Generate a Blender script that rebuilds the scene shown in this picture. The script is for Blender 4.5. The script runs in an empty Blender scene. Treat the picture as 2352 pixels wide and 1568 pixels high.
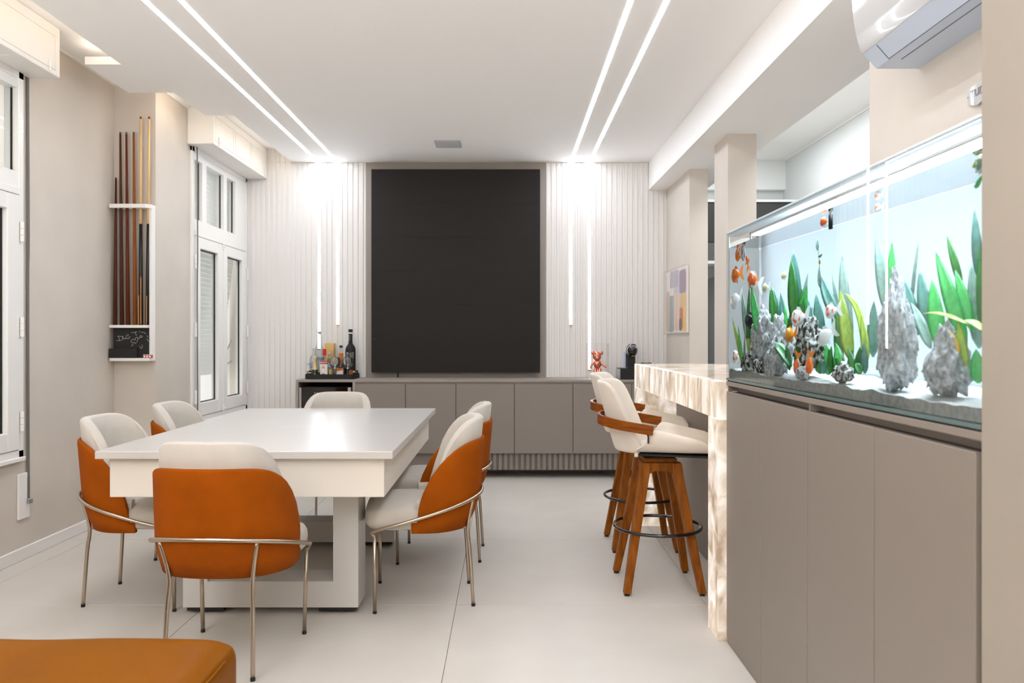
import bpy, bmesh, math, random
from mathutils import Vector, Matrix, noise as mnoise

random.seed(7)
S = bpy.context.scene
COL = S.collection
PI = math.pi

# ---------------------------------------------------------------- camera, world, exposure
F, H, VX, VY = 1780.0, 1.28, 1163.0, 773.0        # focal length in px (frame 2352 wide), eye height, vanishing point
cam_d = bpy.data.cameras.new('camera')
cam = bpy.data.objects.new('camera', cam_d); COL.objects.link(cam)
cam.location = (0, 0, H); cam.rotation_euler = (PI/2, 0, 0)
cam_d.sensor_width = 36; cam_d.lens = 36*F/2352
cam_d.shift_x = (1176-VX)/2352; cam_d.shift_y = (VY-784)/2352
cam_d.clip_start = 0.05
cam_d.dof.use_dof = True; cam_d.dof.focus_distance = 3.8; cam_d.dof.aperture_fstop = 4.0
S.camera = cam
S.view_settings.view_transform = 'Standard'; S.view_settings.look = 'None'
S.view_settings.exposure = 1.12; S.view_settings.gamma = 1.0; S.view_settings.use_curve_mapping = False
S.cycles.use_denoising = True
S.cycles.max_bounces = 16; S.cycles.diffuse_bounces = 6; S.cycles.transmission_bounces = 14; S.cycles.transparent_max_bounces = 24
S.cycles.sample_clamp_indirect = 6.0

W = bpy.data.worlds.new('overcast_sky'); S.world = W; W.use_nodes = True
W.node_tree.nodes['Background'].inputs[0].default_value = (0.93, 0.97, 1.0, 1)
W.node_tree.nodes['Background'].inputs[1].default_value = 1.1

def area(name, loc, rot, sx, sy, power, color):
    l = bpy.data.lights.new(name, 'AREA'); l.shape = 'RECTANGLE'; l.size = sx; l.size_y = sy
    l.energy = power; l.color = color
    o = bpy.data.objects.new(name, l); COL.objects.link(o); o.location = loc; o.rotation_euler = rot
    return o
LED_STRENGTH = 16.5
TANK_STRENGTH = 9.0
ONYX_STRENGTH = 0.36
# ceiling lamps of the lounge behind the photographer and of the kitchen beyond the columns
area('lounge_ceiling_lamp', (-1.0, -1.6, 2.93), (0, 0, 0), 2.6, 1.6, 6, (0.98, 0.985, 0.99))
area('added_ceiling_fill', (-1.5, -1.2, 0.9), (PI, 0, 0), 1.6, 0.8, 125, (0.98, 0.985, 0.99))  # unseen upward fill light, added to brighten the ceiling
area('kitchen_ceiling_lamp', (2.2, 5.5, 3.06), (0, 0, 0), 0.3, 3.4, 20, (0.94, 0.97, 1.0))

# ---------------------------------------------------------------- materials
def _mat(name):
    m = bpy.data.materials.new(name); m.use_nodes = True
    nt = m.node_tree; b = nt.nodes['Principled BSDF']
    return m, nt, b
def lin(c):
    return tuple(((v/255)/12.92 if v/255 <= .04045 else ((v/255+.055)/1.055)**2.4) for v in c)
def mat(name, rgb, rough=.5, metal=0.0, var=0.0, scale=6.0, bump=0.0, bscale=80.0, stretch=None, spec=0.5, sheen=0.0, coat=0.0, detail=4):
    """rgb is sRGB 0-255; var = brightness mottling; bump = fine relief"""
    m, nt, b = _mat(name)
    c = lin(rgb)
    b.inputs['Base Color'].default_value = (*c, 1); b.inputs['Roughness'].default_value = rough
    b.inputs['Metallic'].default_value = metal; b.inputs['Specular IOR Level'].default_value = spec
    if sheen: b.inputs['Sheen Weight'].default_value = sheen; b.inputs['Sheen Roughness'].default_value = .5
    if coat: b.inputs['Coat Weight'].default_value = coat
    if var or bump:
        tc = nt.nodes.new('ShaderNodeTexCoord'); mp = nt.nodes.new('ShaderNodeMapping')
        nt.links.new(tc.outputs['Object'], mp.inputs[0])
        if stretch: mp.inputs['Scale'].default_value = stretch
    if var:
        n = nt.nodes.new('ShaderNodeTexNoise'); n.inputs['Scale'].default_value = scale; n.inputs['Detail'].default_value = detail
        nt.links.new(mp.outputs[0], n.inputs['Vector'])
        r = nt.nodes.new('ShaderNodeValToRGB'); nt.links.new(n.outputs['Fac'], r.inputs[0])
        r.color_ramp.elements[0].position = .3; r.color_ramp.elements[1].position = .7
        r.color_ramp.elements[0].color = (*[v*(1-var) for v in c], 1)
        r.color_ramp.elements[1].color = (*[min(1, v*(1+var)) for v in c], 1)
        nt.links.new(r.outputs[0], b.inputs['Base Color'])
    if bump:
        n2 = nt.nodes.new('ShaderNodeTexNoise'); n2.inputs['Scale'].default_value = bscale; n2.inputs['Detail'].default_value = 3
        nt.links.new(mp.outputs[0], n2.inputs['Vector'])
        bp = nt.nodes.new('ShaderNodeBump'); bp.inputs['Strength'].default_value = bump; bp.inputs['Distance'].default_value = .002
        nt.links.new(n2.outputs['Fac'], bp.inputs['Height']); nt.links.new(bp.outputs[0], b.inputs['Normal'])
    return m
def emit(name, rgb, strength):
    m = bpy.data.materials.new(name); m.use_nodes = True; nt = m.node_tree
    nt.nodes.remove(nt.nodes['Principled BSDF'])
    e = nt.nodes.new('ShaderNodeEmission'); e.inputs[0].default_value = (*rgb, 1); e.inputs[1].default_value = strength
    nt.links.new(e.outputs[0], nt.nodes['Material Output'].inputs[0])
    return m
def clear_glass(name, ior=1.45, tint=(1, 1, 1), boost=1.0):
    """clear sheet: passes light straight through, mirrors by Fresnel on its outer faces"""
    m = bpy.data.materials.new(name); m.use_nodes = True; nt = m.node_tree
    nt.nodes.remove(nt.nodes['Principled BSDF'])
    t = nt.nodes.new('ShaderNodeBsdfTransparent'); t.inputs[0].default_value = (*tint, 1)
    g = nt.nodes.new('ShaderNodeBsdfGlossy'); g.inputs['Roughness'].default_value = 0.0
    f = nt.nodes.new('ShaderNodeFresnel'); f.inputs[0].default_value = ior
    geo = nt.nodes.new('ShaderNodeNewGeometry')
    sub = nt.nodes.new('ShaderNodeMath'); sub.operation = 'SUBTRACT'; sub.inputs[0].default_value = boost
    nt.links.new(geo.outputs['Backfacing'], sub.inputs[1])
    mul = nt.nodes.new('ShaderNodeMath'); mul.operation = 'MULTIPLY'; mul.use_clamp = True
    nt.links.new(f.outputs[0], mul.inputs[0]); nt.links.new(sub.outputs[0], mul.inputs[1])
    mx = nt.nodes.new('ShaderNodeMixShader')
    nt.links.new(mul.outputs[0], mx.inputs[0]); nt.links.new(t.outputs[0], mx.inputs[1]); nt.links.new(g.outputs[0], mx.inputs[2])
    nt.links.new(mx.outputs[0], nt.nodes['Material Output'].inputs[0])
    return m
def water_mats():
    m = bpy.data.materials.new('tank_water'); m.use_nodes = True; nt = m.node_tree
    nt.nodes.remove(nt.nodes['Principled BSDF'])
    r = nt.nodes.new('ShaderNodeBsdfRefraction'); r.inputs['IOR'].default_value = 1.333; r.inputs['Roughness'].default_value = 0
    r.inputs[0].default_value = (0.97, 0.99, 1.0, 1)
    nt.links.new(r.outputs[0], nt.nodes['Material Output'].inputs[0])
    s = bpy.data.materials.new('water_surface'); s.use_nodes = True; nt = s.node_tree
    nt.nodes.remove(nt.nodes['Principled BSDF'])
    t = nt.nodes.new('ShaderNodeBsdfTransparent'); g = nt.nodes.new('ShaderNodeBsdfGlossy'); g.inputs['Roughness'].default_value = .02
    f = nt.nodes.new('ShaderNodeFresnel'); f.inputs[0].default_value = 1.333
    mx = nt.nodes.new('ShaderNodeMixShader')
    nt.links.new(f.outputs[0], mx.inputs[0]); nt.links.new(t.outputs[0], mx.inputs[1]); nt.links.new(g.outputs[0], mx.inputs[2])
    nt.links.new(mx.outputs[0], nt.nodes['Material Output'].inputs[0])
    return m, s
def real_glass(name, tint=(1, 1, 1), ior=1.45):
    m = bpy.data.materials.new(name); m.use_nodes = True; nt = m.node_tree
    nt.nodes.remove(nt.nodes['Principled BSDF'])
    g = nt.nodes.new('ShaderNodeBsdfGlass'); g.inputs['Roughness'].default_value = 0; g.inputs['IOR'].default_value = ior
    g.inputs[0].default_value = (*tint, 1)
    nt.links.new(g.outputs[0], nt.nodes['Material Output'].inputs[0])
    return m
def wood(name, dark, light, axis_scale=(14, 14, 1.2), rough=.42):
    m, nt, b = _mat(name)
    tc = nt.nodes.new('ShaderNodeTexCoord'); mp = nt.nodes.new('ShaderNodeMapping'); mp.inputs['Scale'].default_value = axis_scale
    n = nt.nodes.new('ShaderNodeTexNoise'); n.inputs['Scale'].default_value = 3; n.inputs['Detail'].default_value = 6; n.inputs['Distortion'].default_value = .6
    r = nt.nodes.new('ShaderNodeValToRGB'); r.color_ramp.elements[0].position = .3; r.color_ramp.elements[1].position = .72
    r.color_ramp.elements[0].color = (*lin(dark), 1); r.color_ramp.elements[1].color = (*lin(light), 1)
    nt.links.new(tc.outputs['Object'], mp.inputs[0]); nt.links.new(mp.outputs[0], n.inputs['Vector']); nt.links.new(n.outputs['Fac'], r.inputs[0])
    nt.links.new(r.outputs[0], b.inputs['Base Color']); b.inputs['Roughness'].default_value = rough; b.inputs['Specular IOR Level'].default_value = .15
    return m
def onyx(name, stretch, strength):
    """backlit stone slab: light shines through a cloudy, fibrous vein pattern"""
    m, nt, b = _mat(name)
    tc = nt.nodes.new('ShaderNodeTexCoord'); mp = nt.nodes.new('ShaderNodeMapping'); mp.inputs['Scale'].default_value = stretch
    nt.links.new(tc.outputs['Object'], mp.inputs[0])
    n = nt.nodes.new('ShaderNodeTexNoise'); n.inputs['Scale'].default_value = 4.5; n.inputs['Detail'].default_value = 3.5; n.inputs['Distortion'].default_value = .7
    nt.links.new(mp.outputs[0], n.inputs['Vector'])
    r = nt.nodes.new('ShaderNodeValToRGB')
    e = r.color_ramp.elements; e[0].position = .30; e[0].color = (*lin((158, 132, 106)), 1); e[1].position = .66; e[1].color = (1, .96, .90, 1)
    k = e.new(.44); k.color = (*lin((206, 188, 168)), 1)
    k = e.new(.54); k.color = (*lin((230, 217, 203)), 1)
    nt.links.new(n.outputs['Fac'], r.inputs[0])
    nt.links.new(r.outputs[0], b.inputs['Emission Color']); b.inputs['Emission Strength'].default_value = strength
    mixc = nt.nodes.new('ShaderNodeMix'); mixc.data_type = 'RGBA'; mixc.inputs[0].default_value = .5
    mixc.inputs[6].default_value = (*lin((215, 200, 185)), 1); nt.links.new(r.outputs[0], mixc.inputs[7])
    mulc = nt.nodes.new('ShaderNodeMix'); mulc.data_type = 'RGBA'; mulc.blend_type = 'MULTIPLY'; mulc.inputs[0].default_value = 1
    mulc.inputs[7].default_value = (.45, .45, .45, 1); nt.links.new(mixc.outputs[2], mulc.inputs[6])
    nt.links.new(mulc.outputs[2], b.inputs['Base Color']); b.inputs['Roughness'].default_value = .12
    return m

M = dict(
    plaster=mat('beige_plaster', (204, 195, 184), .75, var=.05, scale=2.2, bump=.25, bscale=40),
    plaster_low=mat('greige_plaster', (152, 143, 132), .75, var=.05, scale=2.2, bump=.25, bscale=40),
    ceiling=mat('ceiling_paint', (241, 239, 236), .85),
    white=mat('white_lacquer', (232, 229, 224), .45),
    slat=mat('white_slat', (227, 224, 220), .5),
    pvc=mat('white_window_frame', (236, 234, 230), .3, coat=.3),
    tile=mat('porcelain_tile', (199, 193, 185), .5, var=.035, scale=3.0, bump=.08, bscale=120, detail=8),
    grout=mat('floor_joint', (150, 140, 128), .9),
    greige=mat('taupe_lacquer', (131, 122, 114), .5),
    carcass=mat('shadow_gap_brown', (74, 66, 60), .8),  # dark brown puts the shade of the door seams into the colour
    taupe_panel=mat('taupe_panel', (150, 141, 132), .55),
    screen=mat('black_screen', (28, 24, 21), .62, var=.1, scale=60, spec=.3),
    black=mat('black_plastic', (16, 16, 16), .4),
    matte_black=mat('matte_black', (20, 19, 18), .7),
    gloss_black=mat('gloss_black', (10, 10, 11), .08, coat=.5),
    table=mat('white_table_laminate', (202, 198, 193), .28),
    table_side=mat('cream_table_laminate', (226, 219, 208), .42),
    velvet=mat('burnt_orange_velvet', (150, 72, 0), .85, var=.10, scale=9, bump=.2, bscale=300, spec=.12),
    cream=mat('cream_fabric', (195, 188, 178), .9, var=.035, scale=14, bump=.3, bscale=350, sheen=.2),
    cream_stool=mat('ivory_stool_fabric', (222, 213, 201), .85, var=.03, scale=14, bump=.25, bscale=300, sheen=.15),
    steel=mat('champagne_steel', (190, 176, 158), .3, metal=1.0),
    chrome=mat('polished_steel', (205, 205, 205), .15, metal=1.0),
    silver=mat('brushed_silver', (180, 180, 178), .35, metal=1.0),
    leather=mat('cognac_leather', (128, 74, 0), .45, var=.10, scale=3.0, bump=.12, bscale=120, spec=.06),
    leg_wood=wood('bamboo_wood', (104, 54, 6), (148, 84, 18), (16, 16, 1.5)),
    band_wood=wood('bent_walnut', (106, 52, 6), (142, 76, 16), (3, 3, 20), .35),
    gold=mat('gold_card', (196, 158, 92), .35, metal=.6),
    strap=mat('grey_webbing', (108, 104, 100), .8),
    ac=mat('white_gloss_plastic', (184, 183, 181), .12, coat=.6),
    ac_under=mat('pale_grey_plastic', (190, 199, 212), .4),  # grey plastic; bluish tank light on the air conditioner put into the colour
    cool_wall=mat('pale_grey_wall', (204, 208, 208), .8),
    kitchen_white=mat('kitchen_white', (232, 233, 232), .7),
    dark_glass=mat('dark_grey_glass', (52, 52, 52), .2),
    copper=mat('rose_copper', (226, 140, 116), .12, metal=1.0),
    chalk=mat('white_chalk', (206, 202, 194), .95),
    blackboard=mat('blackboard', (22, 21, 20), .7),
)
M['led'] = emit('led_diffuser', (0.93, 0.98, 1.075), LED_STRENGTH)
M['led_wall'] = emit('led_wall_diffuser', (0.93, 0.98, 1.075), LED_STRENGTH*.55)
M['cove'] = emit('warm_cove_led', (1.0, 0.86, 0.70), 9.0)
M['cove_dim'] = emit('warm_cove_led_dim', (1.0, 0.86, 0.70), 4.0)
M['tank_led'] = emit('tank_led', (0.80, 0.91, 1.0), TANK_STRENGTH)
M['glass'] = clear_glass('clear_pane', 1.45)
M['tank_glass'] = clear_glass('tank_pane', 1.52, (.97, .99, .99))
M['water'], M['water_top'] = water_mats()
M['bottle_glass'] = clear_glass('bottle_glass', 1.5, (.90, .93, .93), 1.3)
M['acrylic'] = clear_glass('acrylic', 1.2, (.995, .995, .995))
M['onyx_apron'] = onyx('onyx_fibrous', (2.0, 3.4, 1.0), ONYX_STRENGTH)
M['onyx_leg'] = onyx('onyx_cloudy', (2.5, 2.5, 2.0), ONYX_STRENGTH)
M['onyx_top'] = onyx('onyx_top', (1.5, 1.2, 2.0), ONYX_STRENGTH*.55)

# ---------------------------------------------------------------- builders
def PX(px, D): return (px-VX)*D/F
def PZ(py, D): return H-(py-VY)*D/F

def obj(name, bm, m, parent=None, smooth=False, local=False, mats=None):
    """one mesh object; bm is in world coordinates unless local (then it is in the parent's frame)"""
    me = bpy.data.meshes.new(name)
    if parent is not None and not local:
        r = parent
        while r.parent is not None: r = r.parent
        bm.transform(r.matrix_basis.inverted())
    bmesh.ops.recalc_face_normals(bm, faces=bm.faces[:])
    bm.to_mesh(me); bm.free()
    for mm in (mats or [m]): me.materials.append(mm)
    if smooth:
        for p in me.polygons: p.use_smooth = True
    o = bpy.data.objects.new(name, me); COL.objects.link(o)
    if parent is not None: o.parent = parent
    return o
def auto_smooth(o, ang=40):
    me = o.data
    for p in me.polygons: p.use_smooth = True
    me.set_sharp_from_angle(angle=math.radians(ang))
    return o
def thing(name, label, cat, loc=(0, 0, 0), rotz=0, group=None):
    o = bpy.data.objects.new(name, None); COL.objects.link(o)
    o.empty_display_size = .05
    o.matrix_basis = Matrix.Translation(loc) @ Matrix.Rotation(rotz, 4, 'Z')
    o['label'] = label; o['category'] = cat
    if group: o['group'] = group
    return o
def tag(o, label, cat, group=None):
    o['label'] = label; o['category'] = cat
    if group: o['group'] = group
    return o
def struct(name, bm, m, parent=None, **k):
    o = obj(name, bm, m, parent, **k)
    if parent is None: o['kind'] = 'structure'
    return o
def dup(root, loc, rotz, label, group=None):
    r = root.copy(); COL.objects.link(r)
    r.matrix_basis = Matrix.Translation(loc) @ Matrix.Rotation(rotz, 4, 'Z')
    r['label'] = label
    if group: r['group'] = group
    for ch in list(root.children):
        c = ch.copy(); COL.objects.link(c); c.parent = r
        for g in list(ch.children):
            d = g.copy(); COL.objects.link(d); d.parent = c
    return r

def B(): return bmesh.new()
def box(bm, x0, x1, y0, y1, z0, z1, bev=0, seg=2):
    if x1 < x0: x0, x1 = x1, x0
    if y1 < y0: y0, y1 = y1, y0
    r = bmesh.ops.create_cube(bm, size=1, matrix=Matrix.Translation(((x0+x1)/2, (y0+y1)/2, (z0+z1)/2)) @ Matrix.Diagonal((x1-x0, y1-y0, z1-z0, 1)))
    if bev:
        ed = list({e for v in r['verts'] for e in v.link_edges})
        bmesh.ops.bevel(bm, geom=ed, offset=bev, segments=seg, affect='EDGES', profile=.5)
    return bm
def bx(*a, **k): return box(B(), *a, **k)
def poly_prism(bm, pts, axis, a, b):
    """extrude a closed outline; pts are 2-D; axis 'x' -> (y,z), 'y' -> (x,z), 'z' -> (x,y)"""
    def P(p, t): return {'x': (t, p[0], p[1]), 'y': (p[0], t, p[1]), 'z': (p[0], p[1], t)}[axis]
    v0 = [bm.verts.new(P(p, a)) for p in pts]; v1 = [bm.verts.new(P(p, b)) for p in pts]
    bm.faces.new(v0); bm.faces.new(v1[::-1])
    n = len(pts)
    for i in range(n): bm.faces.new((v0[i], v1[i], v1[(i+1) % n], v0[(i+1) % n]))
    return bm
def lathe(bm, prof, c=(0, 0, 0), n=24, close=True):
    """revolve [(r,z)...] about the vertical through c"""
    rings = []
    for r, z in prof:
        if r < 1e-5: rings.append([bm.verts.new((c[0], c[1], c[2]+z))])
        else: rings.append([bm.verts.new((c[0]+r*math.cos(2*PI*i/n), c[1]+r*math.sin(2*PI*i/n), c[2]+z)) for i in range(n)])
    for a, b in zip(rings[:-1], rings[1:]):
        for i in range(n):
            j = (i+1) % n
            if len(a) == 1 and len(b) == 1: continue
            if len(a) == 1: bm.faces.new((a[0], b[i], b[j]))
            elif len(b) == 1: bm.faces.new((a[i], b[0], a[j]))
            else: bm.faces.new((a[i], b[i], b[j], a[j]))
    if close:
        for rg in (rings[0], rings[-1]):
            if len(rg) > 1: bm.faces.new(rg)
    return bm
def tube(bm, pts, r, n=8, closed=False, caps=True, flat=None):
    """sweep a circle (or flat=(half_w, half_h) rectangle) along a polyline"""
    pts = [Vector(p) for p in pts]; N = len(pts); rings = []; up = Vector((0, 0, 1)); prev = None
    for i, p in enumerate(pts):
        if closed: t = pts[(i+1) % N]-pts[i-1]
        else: t = pts[min(i+1, N-1)]-pts[max(i-1, 0)]
        t.normalize()
        if flat is not None:
            s = t.cross(up).normalized(); u = s.cross(t).normalized()
        else:
            if prev is None:
                ref = up if abs(t.dot(up)) < .9 else Vector((1, 0, 0)); s = t.cross(ref).normalized()
            else: s = (prev-t*prev.dot(t)).normalized()
            u = s.cross(t).normalized(); prev = s
        rr = r[i] if isinstance(r, (list, tuple)) else r
        if flat is not None:
            w, h = flat
            rings.append([bm.verts.new(p+s*a*w+u*b*h) for a, b in ((-1, -1), (1, -1), (1, 1), (-1, 1))])
        else: rings.append([bm.verts.new(p+(s*math.cos(2*PI*k/n)+u*math.sin(2*PI*k/n))*rr) for k in range(n)])
    m = len(rings[0])
    for i in range(N if closed else N-1):
        a, b = rings[i], rings[(i+1) % N]
        for k in range(m): bm.faces.new((a[k], a[(k+1) % m], b[(k+1) % m], b[k]))
    if caps and not closed: bm.faces.new(rings[0][::-1]); bm.faces.new(rings[-1])
    return bm
def smooth_path(pts, sub=6):
    """Catmull-Rom through the points"""
    P = [Vector(p) for p in pts]; out = []
    for i in range(len(P)-1):
        a = P[max(i-1, 0)]; b = P[i]; c = P[i+1]; d = P[min(i+2, len(P)-1)]
        for k in range(sub):
            t = k/sub
            out.append(.5*((2*b)+(c-a)*t+(2*a-5*b+4*c-d)*t*t+(3*b-a-3*c+d)*t**3))
    out.append(P[-1]); return out
def grid(bm, rows, close_u=False, cap=False):
    R = [[bm.verts.new(p) for p in r] for r in rows]
    for a, b in zip(R[:-1], R[1:]):
        n = len(a)
        for i in range(n if close_u else n-1):
            bm.faces.new((a[i], a[(i+1) % n], b[(i+1) % n], b[i]))
    if cap: bm.faces.new(R[0][::-1]); bm.faces.new(R[-1])
    return bm
def ellipsoid(bm, c, rx, ry, rz, u=16, v=10):
    bmesh.ops.create_uvsphere(bm, u_segments=u, v_segments=v, radius=1, matrix=Matrix.Translation(c) @ Matrix.Diagonal((rx, ry, rz, 1)))
    return bm
def cyl(bm, c, r, z0, z1, n=20):
    return lathe(bm, [(r, z0), (r, z1)], c, n)
def text(name, body, size, loc, rot, m, parent, align='CENTER', depth=.0004):
    cu = bpy.data.curves.new(name, 'FONT'); cu.body = body; cu.size = size; cu.align_x = align; cu.align_y = 'CENTER'; cu.extrude = depth
    t = bpy.data.objects.new(name, cu); COL.objects.link(t)
    dg = bpy.context.evaluated_depsgraph_get(); me = bpy.data.meshes.new_from_object(t.evaluated_get(dg))
    bpy.data.objects.remove(t); bpy.data.curves.remove(cu)
    bm = B(); bm.from_mesh(me); bpy.data.meshes.remove(me)
    bm.transform(Matrix.Translation(loc) @ rot)
    return obj(name, bm, m, parent)
FACE_CAM = Matrix.Rotation(PI/2, 4, 'X')            # text that faces -Y
def modify(o, kind, **k):
    md = o.modifiers.new(kind.lower(), kind)
    for a, v in k.items(): setattr(md, a, v)
    return md
# ================================================================ THE SETTING
YW = 7.40                      # front of the slatted back wall
ZC, ZU, ZB = 2.943, 3.07, 2.681   # lowered ceiling, upper ceiling, underside of the beam
XL, XP = -2.783, -2.489        # left wall, pilaster / second window wall
XR = 1.53                      # right-hand wall plane
# ---- floor: slab with tiles laid on it one by one
floor = struct('floor', bx(-3.0, 3.0, -4.2, 8.1, -.08, -.006), M['grout'])
def cuts(a, step, lo, hi):
    k = math.ceil((lo-a)/step); out = [lo]
    while a+k*step < hi:
        if a+k*step > lo+.02: out.append(a+k*step)
        k += 1
    return out+[hi]
xs, ys = cuts(-.24, 1.195, -2.95, 2.9), cuts(3.70, 1.195, -.1, 7.95)
for i in range(len(xs)-1):
    for j in range(len(ys)-1):
        struct('tile', bx(xs[i]+.0012, xs[i+1]-.0012, ys[j]+.0012, ys[j+1]-.0012, -.006, 0, .0008, 1), M['tile'], floor)
# ---- left wall with its first window opening, pilaster and second window opening
W1, W2, WZ = (3.15, 4.44), (6.10, 7.392), (.585, 2.79)
bm = B()
for y0, y1, z0, z1 in ((-4.2, W1[0], 0, ZU), (W1[1], 5.5, 0, ZU), (W1[0], W1[1], 0, WZ[0]), (W1[0], W1[1], WZ[1], ZU)):
    box(bm, XL-.22, XL, y0, y1, z0, z1)
struct('wall_left', bm, M['plaster'])
bm = B()
for y0, y1, z0, z1 in ((5.5, W2[0], 0, ZU), (W2[0], W2[1], 0, WZ[0]), (W2[0], W2[1], WZ[1], ZU), (W2[1], 7.6, 0, ZU)):
    box(bm, XP-.15 if y0 > 5.6 else XL-.22, XP, y0, y1, z0, z1)
struct('wall_pilaster', bm, M['plaster'])
# ---- back wall and its slats
wb = struct('wall_back', bx(-3.0, XR+.2, YW+.009, YW+.2, 0, ZU), M['slat'])
def slat(x, z0, z1):
    pts = [(x, YW+.0095), (x+.001, YW), (x+.026, YW), (x+.031, YW+.0095)]
    struct('slat', poly_prism(B(), pts, 'z', z0, z1), M['slat'], wb)
x = -2.489
while x < -1.36:
    if x < -1.86: slat(x, .004, .889)
    slat(x, .893, 2.94)
    if x < -2.05: slat(x, 2.944, ZU)
    x += .0497
x = .382
while x < XR-.04:
    slat(x, .893, 2.94 if x < 1.33 else ZB)
    x += .0497
struct('wall_panel', bx(-1.343, .378, YW+.004, YW+.010, .893, ZC), M['taupe_panel'])
# ---- upper ceiling slab, lowered ceiling with its stepped edge, beam
struct('ceiling', bx(-3.0, 3.0, -4.2, 8.3, ZU, ZU+.1), M['ceiling'])
bm = B()
poly_prism(bm, [(1.3595, -4.2), (1.3595, YW+.016), (-2.052, YW+.016), (-2.052, 5.827), (-2.268, 5.827), (-2.268, 5.286), (-2.576, 5.286),
                (-2.576, 4.736), (-2.353, 4.736), (-2.353, -4.2)], 'z', ZC, ZC+.048)
struct('ceiling_lowered', bm, M['ceiling'])
struct('beam', bx(1.3595, 1.90, -4.2, YW+.016, ZB, ZU), M['ceiling'])
struct('trim_1', bx(XL, XL+.012, W1[1]+.08, 5.5, ZU-.014, ZU), M['white'])
struct('trim_2', bx(XP, XP+.012, 5.5, 6.04, ZU-.014, ZU), M['white'])
bb = struct('baseboard_left', bx(XL, XL+.016, -4.2, 5.5, 0, .072, .003, 1), M['white'])
struct('baseboard_pilaster', bx(XL, XP+.016, 5.484, 5.5, 0, .072, .003, 1), M['white'])
# ---- right side: pier by the photographer, wall behind the tank, two columns, kitchen
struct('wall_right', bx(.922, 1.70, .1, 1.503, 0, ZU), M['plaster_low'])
struct('wall_alcove', bx(XR, 1.70, 1.503, 3.265, 0, ZB), M['plaster'])
struct('column', bx(1.53, 1.727, 5.351, 5.697, 0, ZB), M['plaster'])
struct('column', bx(1.53, 1.684, 6.477, YW+.016, 0, ZB), M['plaster'])
struct('wall_kitchen_side', bx(2.83, 3.0, -.2, 8.3, 0, ZU), M['cool_wall'])
struct('wall_kitchen_back', bx(1.5, 3.0, 7.93, 8.1, 0, ZU), M['cool_wall'])
struct('wall_kitchen_front', bx(1.70, 3.0, .1, .2, 0, ZU), M['cool_wall'])
struct('trim_3', bx(1.7, 2.83, 7.85, 7.93, 2.77, ZU), M['kitchen_white'])
struct('trim_4', bx(2.818, 2.83, .2, 7.85, ZU-.014, ZU), M['white'])
# ---- room behind the photographer
struct('wall_rear', bx(-3.0, 3.0, -4.4, -4.2, 0, ZU), M['plaster'])
struct('wall_lounge', bx(2.83, 3.0, -4.2, -.2, 0, ZU), M['plaster'])
# ---- warm LED tape lying on the lowered ceiling along its stepped edge
def cove(x0, x1, y0, y1, where, mk='cove'):
    o = obj('cove_light', bx(x0, x1, y0, y1, ZC+.049, ZC+.056), M[mk])
    tag(o, 'warm light strip hidden above the lowered ceiling edge '+where, 'light', 'cove lights above the ceiling edge')
cove(-2.41+.075, -2.39+.075, -2.0, 4.7, 'beside the near window'); cove(-2.30, -2.28, 5.3, 5.8, 'beside the cue rack'); cove(-2.10, -2.08, 5.9, 7.3, 'beside the far window', 'cove_dim')
cove(-2.56, -2.40, 4.76, 4.775, 'in front of the cue rack')

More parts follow.
